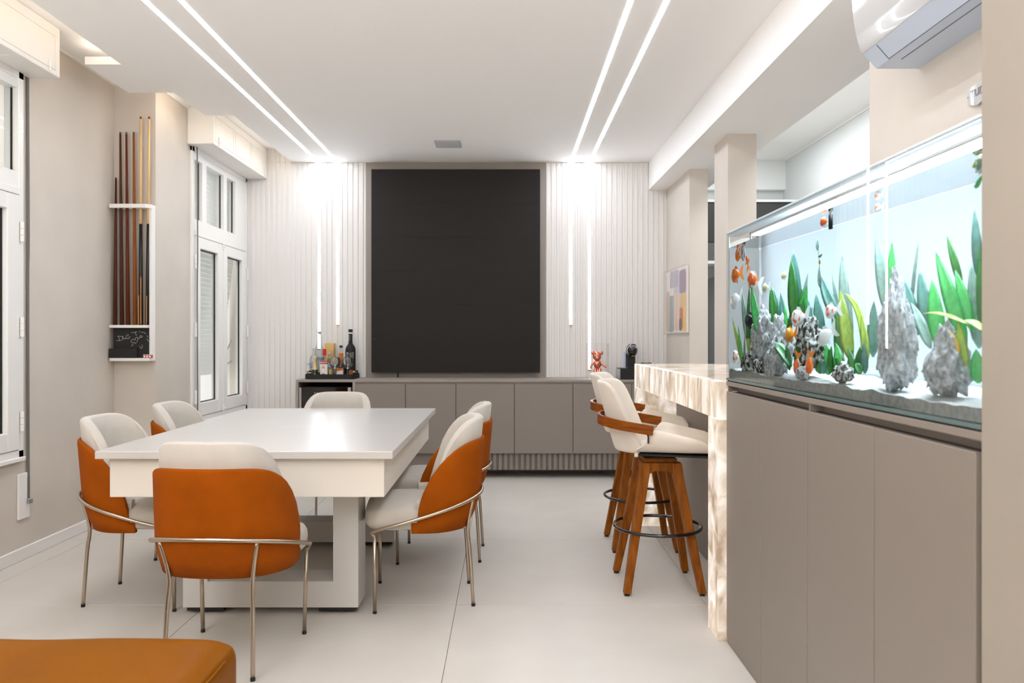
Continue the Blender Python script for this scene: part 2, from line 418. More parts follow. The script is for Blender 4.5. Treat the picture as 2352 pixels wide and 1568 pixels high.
# ================================================================ WINDOWS (frames, panes, hinges, latches)
def window(name, xf, y0, y1, mirror=False, curtain=True):
    """frame in the plane x = xf; y0..y1 opening; two casements below a three-light transom"""
    w = bpy.data.objects.new(name, None); COL.objects.link(w); w.location = (xf, (y0+y1)/2, WZ[0]); w['kind'] = 'structure'
    w.matrix_basis = Matrix.Translation(w.location)
    z0, z1 = WZ[0], 2.785; zt = 2.105
    fx0, fx1 = xf-.07, xf+.018
    b = B()
    box(b, fx0, fx1, y0, y0+.045, z0, z1, .003, 1); box(b, fx0, fx1, y1-.045, y1, z0, z1, .003, 1)
    box(b, fx0, fx1, y0, y1, z0, z0+.05, .003, 1); box(b, fx0, fx1+.004, y0+.04, y1-.04, zt-.02, zt+.02, .003, 1)
    box(b, fx0, fx1, y0, y1, z1-.04, z1, .003, 1)
    obj('window_frame', b, M['pvc'], w)
    obj('window_sill', bx(fx0, xf+.032, y0-.01, y1+.0, z0-.012, z0+.012, .003, 1), M['pvc'], w)
    L = y1-y0
    # transom
    b = B(); tz0, tz1 = zt+.02, z1-.04
    cuts3 = [(.10, .165), (.235, .535), (.60, .765)] if not mirror else [(.235, .40), (.465, .765), (.835, .90)]
    cuts3 = [(.035, .17), (.240, .540), (.600, .770)] if not mirror else [(.23, .40), (.46, .76), (.835, .965)]
    edges = [.035]+[v for c in cuts3 for v in c]+[.965]
    ex = [y0+L*e for e in edges]
    pz0, pz1 = 2.216, 2.692
    box(b, xf-.05, xf+.010, ex[0], ex[-1], tz0, pz0); box(b, xf-.05, xf+.010, ex[0], ex[-1], pz1, tz1)
    for k in range(0, len(ex), 2):
        if ex[k+1]-ex[k] > .002: box(b, xf-.05, xf+.010, ex[k], ex[k+1], pz0, pz1)
    tr = obj('transom', b, M['pvc'], w)
    for c0, c1 in cuts3:
        obj('pane', bx(xf-.030, xf-.026, y0+L*c0, y0+L*c1, pz0, pz1), M['glass'], tr)
        g = B()
        for q0, q1 in ((c0, c0), (c1, c1)):
            yy = y0+L*q0; s = 1 if q0 == c0 else -1
            box(g, xf-.026, xf-.018, yy, yy+s*.007, pz0, pz1)
        obj('gasket', g, M['matte_black'], tr)
    # two casements
    mid = (y0+y1)/2
    for a, c, hy in ((y0+.047, mid-.002, y0+.047), (mid+.002, y1-.047, y1-.047)):
        lz0, lz1 = z0+.055, zt-.024
        gz0, gz1 = .745, 1.99
        g0, g1 = a+.105, c-.105
        if hy < mid: g0 = a+.10
        b = B()
        box(b, xf-.04, xf+.024, a, g0, lz0, lz1, .004, 1); box(b, xf-.04, xf+.024, g1, c, lz0, lz1, .004, 1)
        box(b, xf-.04, xf+.024, g0, g1, lz0, gz0, .004, 1); box(b, xf-.04, xf+.024, g0, g1, gz1, lz1, .004, 1)
        cs = obj('casement', b, M['pvc'], w)
        obj('pane', bx(xf-.022, xf-.016, g0, g1, gz0, gz1), M['glass'], cs)
        b = B()
        box(b, xf-.016, xf-.006, g0, g0+.008, gz0, gz1); box(b, xf-.016, xf-.006, g1-.008, g1, gz0, gz1)
        box(b, xf-.016, xf-.006, g0, g1, gz0, gz0+.007); box(b, xf-.016, xf-.006, g0, g1, gz1-.007, gz1)
        obj('gasket', b, M['matte_black'], cs)
        for hz in (1.875, 1.335, .80):
            s = -1 if hy < mid else 1
            b = B()
            for k in range(3): cyl(b, (xf+.030, hy+s*.012, hz-.055+k*.038), .011, 0, .035, 10)
            obj('hinge', b, M['pvc'], cs, smooth=False)
    for hz, hh in ((zt-.045, .06), (z0+.075, .06)):
        b = bx(xf+.024, xf+.034, mid-.014, mid+.014, hz-hh/2, hz+hh/2, .004, 1)
        box(b, xf+.034, xf+.046, mid-.006, mid+.02, hz-.008, hz+.008, .003, 1)
        obj('latch', b, M['pvc'], w)
    return w
window('window_1', XL, *W1, mirror=True)
window('window_2', XP, *W2)

def shutter(label, xf, y0, y1, z_low, tilt):
    t = thing('roller_shutter', label, 'shutter', (xf-.1, (y0+y1)/2, z_low), 0)
    hz = 2.10; z = 2.80; p = .0405
    while z > z_low:
        off = .085 + (max(0, hz-z)*tilt)
        o = obj('slat', bx(xf-off-.006, xf-off, y0+.03, y1-.05, z-p+.0035, z, .002, 1), M['shutter'], t)
        z -= p
    b = B()
    zz = 2.80
    k = 0
    while zz > z_low+.25:          # thin tongues that join the slats and leave rows of light slots
        off = .085 + (max(0, hz-zz)*tilt); y = y0+.04
        while y < y1-.06:
            box(b, xf-off-.005, xf-off-.001, y, y+.008, zz-p, zz-p+.0040); y += .03
        zz -= p
    # below the slotted part the slats are closed
    while zz > z_low:
        off = .085 + (max(0, hz-zz)*tilt)
        box(b, xf-off-.005, xf-off-.001, y0+.03, y1-.05, zz-p-.001, zz-p+.005); zz -= p
    o = obj('slat_tongues', b, M['shutter'], t); o['kind'] = 'stuff'
    return t
M['shutter'] = mat('shutter_pvc', (232, 233, 228), .6)
_nt = M['shutter'].node_tree; _tl = _nt.nodes.new('ShaderNodeBsdfTranslucent'); _tl.inputs[0].default_value = (.85, .87, .85, 1)
_mx = _nt.nodes.new('ShaderNodeMixShader'); _mx.inputs[0].default_value = .4
_nt.links.new(_nt.nodes['Principled BSDF'].outputs[0], _mx.inputs[1]); _nt.links.new(_tl.outputs[0], _mx.inputs[2]); _nt.links.new(_mx.outputs[0], _nt.nodes['Material Output'].inputs[0])
shutter('white roller shutter outside the far window, its lower half pushed outwards', XP, *W2, .95, .12)
shutter('dark shaded roller shutter outside the near window at the edge', XL, *W1, .70, .0)
# bright jamb, railing and neighbouring wall outside
M['ext_cream'] = mat('cream_render', (232, 226, 196), .9, var=.03)
M['ext_white'] = mat('white_render', (240, 242, 244), .9)
nb = thing('neighbouring_building', 'pale building with cream bands seen through the far window', 'building', (-4.6, 7.5, 0))
obj('wall', bx(-4.9, -4.6, 5.0, 14.0, -1, 4.0), M['ext_white'], nb)
for z0, z1 in ((.98, 1.07), (.60, .78), (.2, .36)): obj('band', bx(-4.62, -4.56, 5.0, 14.0, z0, z1), M['ext_cream'], nb)
for y in (6.6, 8.4, 10.2): obj('window', bx(-4.605, -4.585, y, y+.75, .40, .58), M['shutter'], nb)
def strut():
    b = tube(B(), [(XP-.09, 7.28, 1.05), (XP-.22, 7.28, .98)], .008, 8); tube(b, [(XP-.09, 7.28, 1.25), (XP-.20, 7.28, 1.02)], .006, 8)
    o = obj('shutter_prop', b, M['silver']); tag(o, 'small metal arm propping the shutter outside the far window', 'bracket')
strut()

# ---- shutter boxes above the windows, straps and strap winders
def shutter_box(label, xw, x1, y0, y1, panels):
    z0, z1 = 2.783, ZU-.001
    t = thing('shutter_box', label, 'shutter box', (xw, (y0+y1)/2, z0))
    obj('body', bx(xw, x1, y0, y1, z0, z1, .006, 2), M['white'], t)
    L = y1-y0
    for a, c in panels:
        ya, yc = y0+L*a, y0+L*c
        b = B()
        for (p, q, r, s) in ((ya, yc, z0+.030, z0+.036), (ya, yc, z1-.062, z1-.056), (ya, ya+.006, z0+.03, z1-.056), (yc-.006, yc, z0+.03, z1-.056)):
            box(b, x1-.002, x1+.003, p, q, r, s)
        obj('panel_bead', b, M['white'], t)
    for a in (panels[0][0]+.05, panels[-1][1]-.04):
        yy = y0+L*a
        b = bx(x1, x1+.010, yy-.006, yy+.006, z0+.008, z0+.075, .003, 1); cyl(b, (x1+.008, yy, z0+.03), .009, 0, .012, 8)
        obj('latch', b, M['white'], t)
    for a in (.25, .5, .75):
        obj('cover_strip', bx(xw+.06, x1-.05, y0+L*a-.003, y0+L*a+.003, z0-.003, z0+.001), M['white'], t)
    return t
shutter_box('white panelled shutter box over the near window', XL, -2.598, 3.0, 4.512, [(.02, .47), (.53, .97)])
shutter_box('white panelled shutter box over the far window', XP, -2.282, 6.04, 7.396, [(.03, .33), (.36, .64), (.67, .97)])
def strap(name_label, x, y, z0, z1):
    pts = [(x+.006, y, z1), (x+.010, y, (z0+z1)/2+.3), (x+.007, y, (z0+z1)/2), (x+.010, y, z0)]
    o = obj('shutter_strap', tube(B(), smooth_path(pts), .01, flat=(.0115, .0012)) if False else grid(B(), [[(p[0], p[1]-.011, p[2]), (p[0], p[1]+.011, p[2]), (p[0]+.0025, p[1]+.011, p[2]), (p[0]+.0025, p[1]-.011, p[2])] for p in smooth_path(pts)], close_u=True, cap=True), M['strap'])
    tag(o, name_label, 'strap')
strap('grey shutter strap hanging beside the near window', XL, 4.495, .345, 2.783)
strap('grey shutter strap hanging in front of the far window', XP+.03, 6.145, .55, 2.783)
sw = thing('strap_winder', 'white wall plate holding the end of the grey shutter strap', 'winder', (XL, 4.45, .235))
obj('cover_plate', bx(XL, XL+.012, 4.405, 4.51, .235, .496, .004, 2), M['pvc'], sw)
obj('slot', bx(XL+.011, XL+.0135, 4.482, 4.505, .33, .47), M['strap'], sw)
obj('buckle', bx(XL+.010, XL+.03, 4.475, 4.51, .315, .345, .003, 1), M['silver'], sw)

# ================================================================ LED LINES, VENT, VIDEO WALL
def led_line(label, x, zend, z_off=0):
    t = thing('led_line_light', label, 'light', (x, YW, ZC), 0, None)
    obj('ceiling_diffuser', bx(x-.0145, x+.0145, -3.4, YW-.004, ZC-.0008, ZC+.002), M['led'], t)
    obj('wall_diffuser', bx(x-.0115, x+.0115, YW-.0016, YW-.0008, zend, ZC-.001), M['led_wall'], t)
    obj('profile', bx(x-.0125, x+.0125, YW-.0007, YW+.010, zend, ZC-.001), M['white'], t)
    obj('end_cap', bx(x-.0125, x+.0125, YW-.003, YW+.010, zend-.014, zend-.0005), M['gold'], t)
led_line('long bent light line left of the black screen, running down behind the tall clear bottle', PX(733, YW), PZ(800, YW))
led_line('shorter bent light line nearest the left edge of the black screen', PX(776, YW), PZ(745, YW))
led_line('shorter bent light line nearest the right edge of the black screen', PX(1311, YW), PZ(745, YW))
led_line('long bent light line right of the black screen, ending behind the pink bear', PX(1354, YW), PZ(848, YW))
v = thing('ceiling_vent', 'small grey grille in the ceiling above the black screen', 'vent', (-.5, 6.68, ZC))
obj('frame', bx(-.615, -.39, 6.56, 6.805, ZC-.006, ZC, .002, 1), mat('vent_grey', (188, 188, 190), .5), v)
for k in range(9): obj('louvre', bx(-.60, -.405, 6.578+k*.0245, 6.592+k*.0245, ZC-.011, ZC-.005), bpy.data.materials['vent_grey'], v)

Y = 7.33
vw = thing('wall_screen', 'large black screen standing on the back wall between the light lines', 'screen', (-.48, Y, .94))
x0, x1, z0, z1 = PX(853, Y), PX(1240.5, Y), PZ(855.5, Y), PZ(388.5, Y)
n = 6
for k in range(n):
    a = z0+(z1-z0)*k/n; c = z0+(z1-z0)*(k+1)/n
    obj('module', bx(x0, x1, Y, Y+.05, a+.0004, c-.0004), M['screen'], vw)
obj('back_frame', bx(x0+.03, x1-.03, Y+.05, YW+.004, z0+.03, z1-.03), M['matte_black'], vw)
obj('cable', tube(B(), smooth_path([(PX(912, Y), Y+.03, z0+.03), (PX(913, Y), Y+.03, z0-.03), (PX(912, Y), Y+.05, .894)]), .007, 8), M['black'], vw, smooth=True)
# ================================================================ BACK SIDEBOARD
YC = 6.98
ZWT = .893
wt = obj('worktop', bx(-1.894, 1.528, YC, YW-.001, .871, ZWT, .0015, 1), M['taupe_panel'])
tag(wt, 'long taupe worktop running along the slatted back wall', 'worktop')
XD = [PX(p, YC) for p in (816, 931, 1047, 1181.5, 1316, 1451)]+[1.528]
def unit(i, label):
    a, c = XD[i], XD[i+2]; m = XD[i+1]
    t = thing('sideboard_cabinet', label, 'cabinet', ((a+c)/2, YC, .228), 0, 'taupe cabinets under the back worktop')
    obj('body', bx(a, c, YC+.02, YW-.001, .2275, .871), M['carcass'], t)
    obj('grip_rail', bx(a, c, YC+.012, YC+.02, .858, .869), M['taupe_panel'], t)
    for p, q in ((a, m), (m, c)):
        obj('door', bx(p+.0022, q-.0022, YC, YC+.019, .2285, .8555, .002, 2), M['greige'], t)
unit(0, 'taupe two-door cabinet beside the wine cooler')
unit(2, 'taupe two-door cabinet below the right half of the black screen')
unit(4, 'taupe two-door cabinet at the bar end of the back wall')
pl = thing('fluted_plinth', 'fluted taupe plinth below the back cabinets', 'plinth', (.4, YC, .076))
obj('backing', bx(-1.36, 1.528, YC+.05, YC+.10, .076, .2275), M['greige'], pl)
x = -.62
while x < 1.5:
    obj('rib', poly_prism(B(), [(x, YC+.05), (x+.004, YC+.030), (x+.034, YC+.030), (x+.040, YC+.050)], 'z', .076, .227), M['greige'], pl)
    x += .0497
# wine cooler niche
nc = thing('cooler_niche', 'taupe open niche holding the black wine cooler', 'cabinet', (-1.63, YC, 0))
obj('side_panel', bx(-1.894, -1.874, YC, YW-.001, .076, .871), M['taupe_panel'], nc)
obj('side_panel', bx(-1.386, XD[0], YC, YW-.001, .076, .871), M['taupe_panel'], nc)
obj('back_panel', bx(-1.874, -1.386, YW-.03, YW-.002, .076, .871), M['matte_black'], nc)
wc = thing('wine_cooler', 'black glass-fronted wine cooler in the niche under the bottle tray', 'wine cooler', (-1.63, YC+.02, .08))
obj('body', bx(-1.866, -1.394, YC+.05, YW-.05, .085, .826), M['matte_black'], wc)
obj('glass_door', bx(-1.866, -1.394, YC+.018, YC+.046, .085, .826, .003, 1), M['gloss_black'], wc)
obj('handle_trim', bx(-1.870, -1.846, YC+.004, YC+.018, .085, .822, .004, 2), M['silver'], wc)
obj('handle_trim', bx(-1.43, -1.400, YC+.004, YC+.018, .085, .822, .004, 2), M['silver'], wc)
for k, xx in enumerate((-1.735, -1.712, -1.688, -1.665, -1.645)):
    obj('display_icon', bx(xx, xx+(.012 if k != 2 else .018), YC+.0165, YC+.019, .768, .776), M['silver'], wc)
obj('feet', bx(-1.85, -1.41, YC+.06, YW-.08, 0, .085), M['matte_black'], wc)

# ================================================================ BAR COUNTER (backlit stone portal)
bc = thing('bar_counter', 'glowing backlit stone bar counter with waterfall ends', 'bar counter', (1.15, 4.3, 0))
XB, YB0, YB1, ZT = .8905, 3.257, 5.39, 1.092
obj('top_slab', bx(XB+.0302, 1.53, YB0, YB1, ZT-.03, ZT, .002, 1), M['onyx_top'], bc)
obj('apron', bx(XB, XB+.03, YB0, YB1, ZT-.16, ZT, .002, 1), M['onyx_apron'], bc)
obj('soffit', bx(XB+.0305, 1.52, YB0+.165, YB1-.155, ZT-.16, ZT-.0305), M['onyx_apron'], bc)
obj('leg', bx(XB+.0, 1.15, YB0, YB0+.165, 0, ZT-.161, .002, 1), M['onyx_leg'], bc)
obj('leg', bx(XB+.0, 1.15, YB1-.152, YB1, 0, ZT-.161, .002, 1), M['onyx_leg'], bc)
obj('end_slab', bx(XB+.0305, 1.53, YB1-.152, YB1, ZT-.16, ZT-.0305), M['onyx_apron'], bc)
obj('end_slab', bx(XB+.0305, 1.53, YB0, YB0+.164, ZT-.16, ZT-.0305), M['onyx_apron'], bc)
obj('base_panel', bx(1.15, 1.50, YB0+.0, YB1, 0, ZT-.161), M['greige'], bc)

# ================================================================ AQUARIUM CABINET
XC = .922
bw = obj('tank_worktop', bx(XC, XR-.002, 1.506, 3.25, 1.0765, 1.094, .0015, 1), M['greige']); tag(bw, 'thin taupe top board carrying the aquarium', 'worktop')
YD = [1.522, 1.945, 2.3766, 2.807, 3.247]
for i, lab in ((2, 'taupe two-door cabinet under the aquarium, next to the bar leg'), (0, 'taupe two-door cabinet under the aquarium, next to the near wall')):
    a, m, c = YD[i], YD[i+1], YD[i+2]
    t = thing('tank_cabinet', lab, 'cabinet', (XC, (a+c)/2, 0), 0, 'cabinets under the aquarium')
    obj('body', bx(XC+.022, XR-.002, a+.001, c-.001, .02, 1.05), M['carcass'], t)
    obj('grip_recess', bx(XC+.045, XR-.002, a+.001, c-.001, 1.0505, 1.076), M['greige'], t)
    obj('divider', bx(XC+.006, XC+.045, c-.012, c-.001, 1.053, 1.076), M['greige'], t)
    obj('kickboard', bx(XC+.004, XC+.022, a+.001, c-.001, 0, .02), M['greige'], t)
    for p, q in ((a, m), (m, c)):
        obj('door', bx(XC, XC+.020, p+.0022, q-.0022, .022, 1.0525, .0022, 2), M['greige'], t)
obj('filler_panel', bx(XC+.016, XC+.03, 1.506, 1.521, 0, 1.076), M['greige'], t)

# ================================================================ TABLE
t = thing('games_table', 'large white dining-height games table on two framed pedestals', 'table', (-1.122, 4.31, 0))
TX0, TX1, TY0, TY1, TZ = PX(217, 3.31), PX(902, 3.31), 3.31, 5.318, .79
for a, c in ((TY0, 4.3), (4.3, TY1)):
    obj('top_panel', bx(TX0, TX1, a+.0006, c-.0006, TZ-.033, TZ, .003, 2), M['table'], t)
o_ = .043
AX0, AX1, AY0, AY1 = TX0+o_, TX1-o_, TY0+o_, TY1-o_
for (a, b_, c, d) in ((AX0, AX1, AY0, AY0+.03), (AX0, AX1, AY1-.03, AY1), (AX0, AX0+.03, AY0+.03, AY1-.03), (AX1-.03, AX1, AY0+.03, AY1-.03)):
    obj('apron', bx(a, b_, c, d, .586, TZ-.0335, .002, 1), M['table_side'], t)
obj('bed', bx(AX0+.03, AX1-.03, AY0+.03, AY1-.03, .60, TZ-.034), M['table_side'], t)
PX0, PX1 = -1.494, -.684
for y0, y1 in ((3.58, 3.76), (4.72, 4.90)):
    p = obj('pedestal', poly_prism(poly_prism(B(), [(PX0, .03), (PX1, .03), (PX1, .15), (PX0, .15)], 'y', y0, y1), [(PX0, .15), (PX0+.113, .15), (PX0+.113, .5855), (PX0, .5855)], 'y', y0, y1), M['table'], t)
    b = poly_prism(B(), [(PX1-.116, .15), (PX1, .15), (PX1, .5855), (PX1-.116, .5855)], 'y', y0, y1)
    obj('upright', b, M['table'], p)
    for fx in (PX0+.10, PX1-.10):
        b = bx(fx-.085, fx+.085, y0+.008, y1-.008, .012, .03); cyl(b, (fx, (y0+y1)/2, 0), .02, 0, .012, 14)
        obj('foot', b, M['black'], p)
obj('level_knob', bx(AX0+.09, AX0+.14, AY0+.05, AY0+.09, .576, .5859), M['black'], t)

# ================================================================ DINING CHAIRS
def plan(phi, ax, by, cx, p=.80):
    c, s = math.cos(phi), math.sin(phi)
    return (cx-ax*abs(c)**p*(1 if c >= 0 else -1), by*abs(s)**p*(1 if s >= 0 else -1))
def barrel(ax, by, xf, zlow, ztop, depth_r, rear, thick, tuck, lean, nu=40, zexp=.5, flat_r=.02):
    """U-shaped upholstered wall: outer skin, rounded top edge, inner skin"""
    path = []
    N = nu
    for i in range(N+1):
        u = -1+2*i/N
        s = u
        # quarter arcs plus straight wings
        if abs(s) < .68:
            q = plan(s/.68*PI/2, ax, by, 0)
        else:
            f = (abs(s)-.68)/.32
            q = (xf*f, math.copysign(by*(1-.02*f), s))
        path.append(q)
    rows = []
    for i, (x, y) in enumerate(path):
        a = path[max(i-1, 0)]; c = path[min(i+1, N)]
        tx, ty = c[0]-a[0], c[1]-a[1]; L = math.hypot(tx, ty) or 1
        nx, ny = -ty/L, tx/L                                   # points outward
        d = max(0, x+ax)+.035*(abs(y)/by)**6
        k = max(0.0, 1-(d/depth_r)**2)
        zt = zlow+.05+(ztop-zlow-.05)*k**zexp
        row = []
        def pt(off, z):
            f = (z-zlow)/(rear-zlow)
            ins = tuck*max(0, 1-(z-zlow)/.14)**1.6*max(.25, min(1, -x/ax))
            ln = -lean*max(0, (z-.45)/.4)*max(0, min(1, -x/ax+.15))
            return (x+nx*(off-ins)+ln, y+ny*(off-ins), z)
        m = 7
        for j in range(m): row.append(pt(0, zlow+(zt-.010-zlow)*(j/(m-1))**1.0))
        row.append(pt(-thick*.18, zt-.002)); row.append(pt(-thick*.5, zt)); row.append(pt(-thick*.82, zt-.002))
        for j in range(m-1, -1, -1): row.append(pt(-thick, zlow+(zt-.010-zlow)*(j/(m-1))))
        rows.append(row)
    bm = grid(B(), rows, close_u=True, cap=True)
    return bm
def seat_cushion():
    rows = []
    xs0, xs1, hw = -.19, .275, .256
    cx = (xs0+xs1)/2; ax = (xs1-xs0)/2
    for rz, sc in ((.383, .80), (.386, .93), (.40, .99), (.43, 1.0), (.458, .99), (.477, .95), (.488, .86), (.493, .6), (.495, .25)):
        row = []
        for k in range(40):
            a = 2*PI*k/40; c, s = math.cos(a), math.sin(a); p = .45
            p = .45 if c > 0 else .80; row.append((cx+ax*sc*abs(c)**p*math.copysign(1, c), hw*sc*abs(s)**p*math.copysign(1, s), rz))
        rows.append(row)
    return grid(B(), rows, close_u=True, cap=True)
def make_chair(label, loc, rz):
    t = thing('dining_chair', label, 'chair', loc, rz, 'velvet and fabric chairs around the white table')
    o = obj('shell', barrel(.275, .272, .055, .372, .795, .335, .795, .024, .05, .035), M['velvet'], t, smooth=True, local=True)
    o = obj('backrest', barrel(.250, .247, .03, .47, .893, .232, .893, .052, .0, .045), M['cream'], t, smooth=True, local=True)
    auto_smooth(o, 60)
    o = obj('seat', seat_cushion(), M['cream'], t, smooth=True, local=True)
    half = [(.222, .232, .36), (.234, .238, .376), (.205, .252, .392), (.10, .280, .424)]
    for k in range(6):
        q = plan(A(85-16*k), .292, .286, 0); half.append((q[0], q[1], .536-(q[0]+.292)*.285))
    pts = half+[(-.292, 0, .536)]+[(x, -y, z) for x, y, z in half[::-1]]
    obj('back_rail', tube(B(), smooth_path(pts, 5), .0085, 10), M['steel'], t, smooth=True, local=True)
    for s in (-1, 1):
        l = obj('leg', tube(B(), [(.222, s*.2225, .008), (.222, s*.232, .368)], .0088, 10), M['steel'], t, smooth=True, local=True)
        obj('leg_tip', cyl(B(), (.222, s*.2225, 0), .0095, 0, .012, 10), M['black'], l, local=True)
        l = obj('leg', tube(B(), smooth_path([(-.238, s*.170, .008), (-.222, s*.164, .26), (-.212, s*.160, .375), (-.236, s*.186, .520)], 4), .0088, 10), M['steel'], t, smooth=True, local=True)
        obj('leg_tip', cyl(B(), (-.238, s*.170, 0), .0095, 0, .012, 10), M['black'], l, local=True)
        obj('bracket', tube(B(), [(-.212, s*.160, .372), (-.13, s*.15, .368)], .007, 8), M['steel'], t, smooth=True, local=True)
    obj('seat_base', bx(-.12, .20, -.165, .165, .366, .384, .006, 2), M['black'], t, local=True)
    return t
A = math.radians
ch0 = make_chair('orange-backed chair at the near end of the table, its back to the viewer', (-1.103, 3.129, 0), A(90-2.5))
dup(ch0, (-1.766, 3.84, 0), A(-1.0), 'orange-backed chair on the window side, under the near corner of the table')
dup(ch0, (-1.766, 4.60, 0), A(-1.5), 'orange-backed chair on the window side, second from the near end')
dup(ch0, (-.412, 3.83, 0), A(180+6.2), 'orange-backed chair on the open-floor side, nearest the viewer')
dup(ch0, (-.385, 4.575, 0), A(180-1.2), 'orange-backed chair on the open-floor side, behind the nearer one')
dup(ch0, (-1.165, 5.20, 0), A(-90), 'chair at the far end of the table, only its cream back showing')

# ================================================================ BAR STOOLS
def stool_back():
    rows = []
    nv, nu = 14, 18
    def surf(v, u, off):
        z = .695+.355*v
        hw = .160+.045*v                                   # half width
        sag = .165-.07*v
        xr = -.205-.095*max(0, v)**.9
        a = u*1.15
        R = hw/math.sin(1.15)
        x = xr+R*(1-math.cos(a))*sag/(R*(1-math.cos(1.15)))
        y = R*math.sin(a)
        nx, ny = -math.cos(a), math.sin(a)
        return Vector((x+nx*off, y+ny*off, z))
    for i in range(nu+1):
        u = -1+2*i/nu
        row = []; e = max(0, (abs(u)-.72)/.28)
        ztop = 1-.10*e**2; zbot = .0+.05*e**2
        for j in range(nv+1): row.append(surf(zbot+(ztop-zbot)*j/nv, u*(1-.0*j), 0.014))
        row.append(surf(ztop+.02, u, 0.0))
        for j in range(nv, -1, -1): row.append(surf(zbot+(ztop-zbot)*j/nv, u, -0.014))
        row.append(surf(zbot-.02, u, 0.0))
        rows.append(row)
    return grid(B(), rows, close_u=True, cap=True)
def stool_seat():
    rows = []; n = 16
    for i in range(n+1):
        f = i/n; x = -.10+.385*f
        wall = .838-.078*f if f > .26 else .70+(.8177-.70)*(f/.26)**1.4      # wing height falls to the front, swoops up at the back
        if f > .9: wall -= .05*((f-.9)/.1)**2
        hw = .205+.012*math.sin(PI*f); zb = .693+.006*f
        prof = [(-hw+.0, wall), (-hw-.002, (wall+zb)/2+.02), (-hw+.03, zb+.012), (-hw*.6, zb), (0, zb-.002), (hw*.6, zb), (hw-.03, zb+.012), (hw+.002, (wall+zb)/2+.02), (hw, wall)]
        inn = [(y*(1-.026/abs(y)) if abs(y) > .05 else y, z+(.024 if abs(y) < hw-.02 else 0)) for y, z in prof]
        out = [Vector((x, y, z)) for y, z in prof]
        top1 = [Vector((x, (prof[-1][0]+inn[-1][0])/2, wall+.008))]
        inner = [Vector((x, y, z)) for y, z in inn[::-1]]
        top0 = [Vector((x, (prof[0][0]+inn[0][0])/2, wall+.008))]
        rows.append(out+top1+inner+top0)
    return grid(B(), rows, close_u=True, cap=True)
def make_stool(label, loc, sw):
    t = thing('bar_stool', label, 'bar stool', loc, 0, 'ivory swivel stools at the bar')
    R = Matrix.Rotation(sw, 4, 'Z')
    def up(bm): bm.transform(R); return bm
    o = obj('backrest', up(stool_back()), M['cream_stool'], t, smooth=True, local=True); modify(o, 'SUBSURF', levels=1, render_levels=1)
    o = obj('seat', up(stool_seat()), M['cream_stool'], t, smooth=True, local=True); modify(o, 'SUBSURF', levels=1, render_levels=1)
    rows = []
    b = B()
    for rz, sc in ((.704, .9), (.716, 1), (.730, .97), (.738, .8), (.741, .3)):
        rows.append([(.095+.16*sc*abs(math.cos(a))**.6*math.copysign(1, math.cos(a)), .165*sc*abs(math.sin(a))**.6*math.copysign(1, math.sin(a)), rz) for a in [2*PI*k/28 for k in range(28)]])
    obj('seat_pad', up(grid(b, rows, close_u=True, cap=True)), M['cream_stool'], t, smooth=True, local=True)
    half = [(.0, .226, .818), (-.08, .234, .830), (-.17, .224, .842), (-.245, .175, .853), (-.288, .10, .859)]
    for s in (1, -1):
        pts = smooth_path([(x, s*y, z) for x, y, z in half]+[(-.298, s*.012, .862)], 5)
        o = obj('arm_band', up(tube(B(), pts, .01, flat=(.0075, .024))), M['band_wood'], t, local=True); auto_smooth(o, 35)
        obj('bolt', up(ellipsoid(B(), (-.288, s*.07, .86), .006, .004, .010, 8, 6)), M['chrome'], o, local=True)
        obj('zip_pull', up(bx(-.028, -.02, s*.224-.003, s*.224+.003, .755, .79)), M['black'], t, local=True)
    obj('seat_underside', up(bx(-.08, .28, -.17, .17, .684, .695, .004, 1)), M['black'], t, local=True)
    obj('swivel_plate', cyl(B(), (0, 0, 0), .085, .664, .684, 20), M['matte_black'], t, local=True)
    obj('top_block', bx(-.085, .085, -.085, .085, .640, .664, .004, 1), M['leg_wood'], t, local=True)
    # legs: four tapered square legs joined by arched rails
    for sx in (-1, 1):
        for sy in (-1, 1):
            b = B(); rows = []
            for z, off, w in ((.642, .078, .026), (.58, .086, .026), (0.012, .186, .0185)):
                cx, cy = sx*off, sy*off
                rows.append([(cx-w, cy-w, z), (cx+w, cy-w, z), (cx+w, cy+w, z), (cx-w, cy+w, z)])
            l = obj('leg', grid(b, rows, close_u=True, cap=True), M['leg_wood'], t, local=True); modify(l, 'BEVEL', width=.004, segments=2)
            obj('leg_tip', cyl(B(), (sx*.186, sy*.186, 0), .014, 0, .013, 12), M['black'], l, local=True)
            obj('screw_cap', ellipsoid(B(), (sx*(.136-.020), sy*.134, .30), .004, .006, .006, 8, 6), M['black'], l, local=True)
    for ax in (0, 1):
        for s in (-1, 1):
            pts = [(-.078, .640), (.078, .640), (.088, .565), (.066, .560), (.058, .585), (.03, .600), (-.03, .600), (-.058, .585), (-.066, .560), (-.088, .565)]
            b = B()
            if ax: poly_prism(b, pts, 'x', s*.080-.016, s*.080+.016)
            else: poly_prism(b, pts, 'y', s*.080-.016, s*.080+.016)
            obj('arch_rail', b, M['leg_wood'], t, local=True)
    ring = [(.222*math.cos(2*PI*k/48), .222*math.sin(2*PI*k/48), .302) for k in range(48)]
    obj('footrest_ring', tube(B(), ring, .0085, 10, closed=True), M['gloss_black'], t, smooth=True, local=True)
    return t
st0 = make_stool('ivory bar stool with wooden arm band at the near end of the bar', (.783, 4.02, 0), A(-16))
dup(st0, (.83, 4.785, 0), 0, 'ivory bar stool behind the nearer one, towards the far end of the bar')

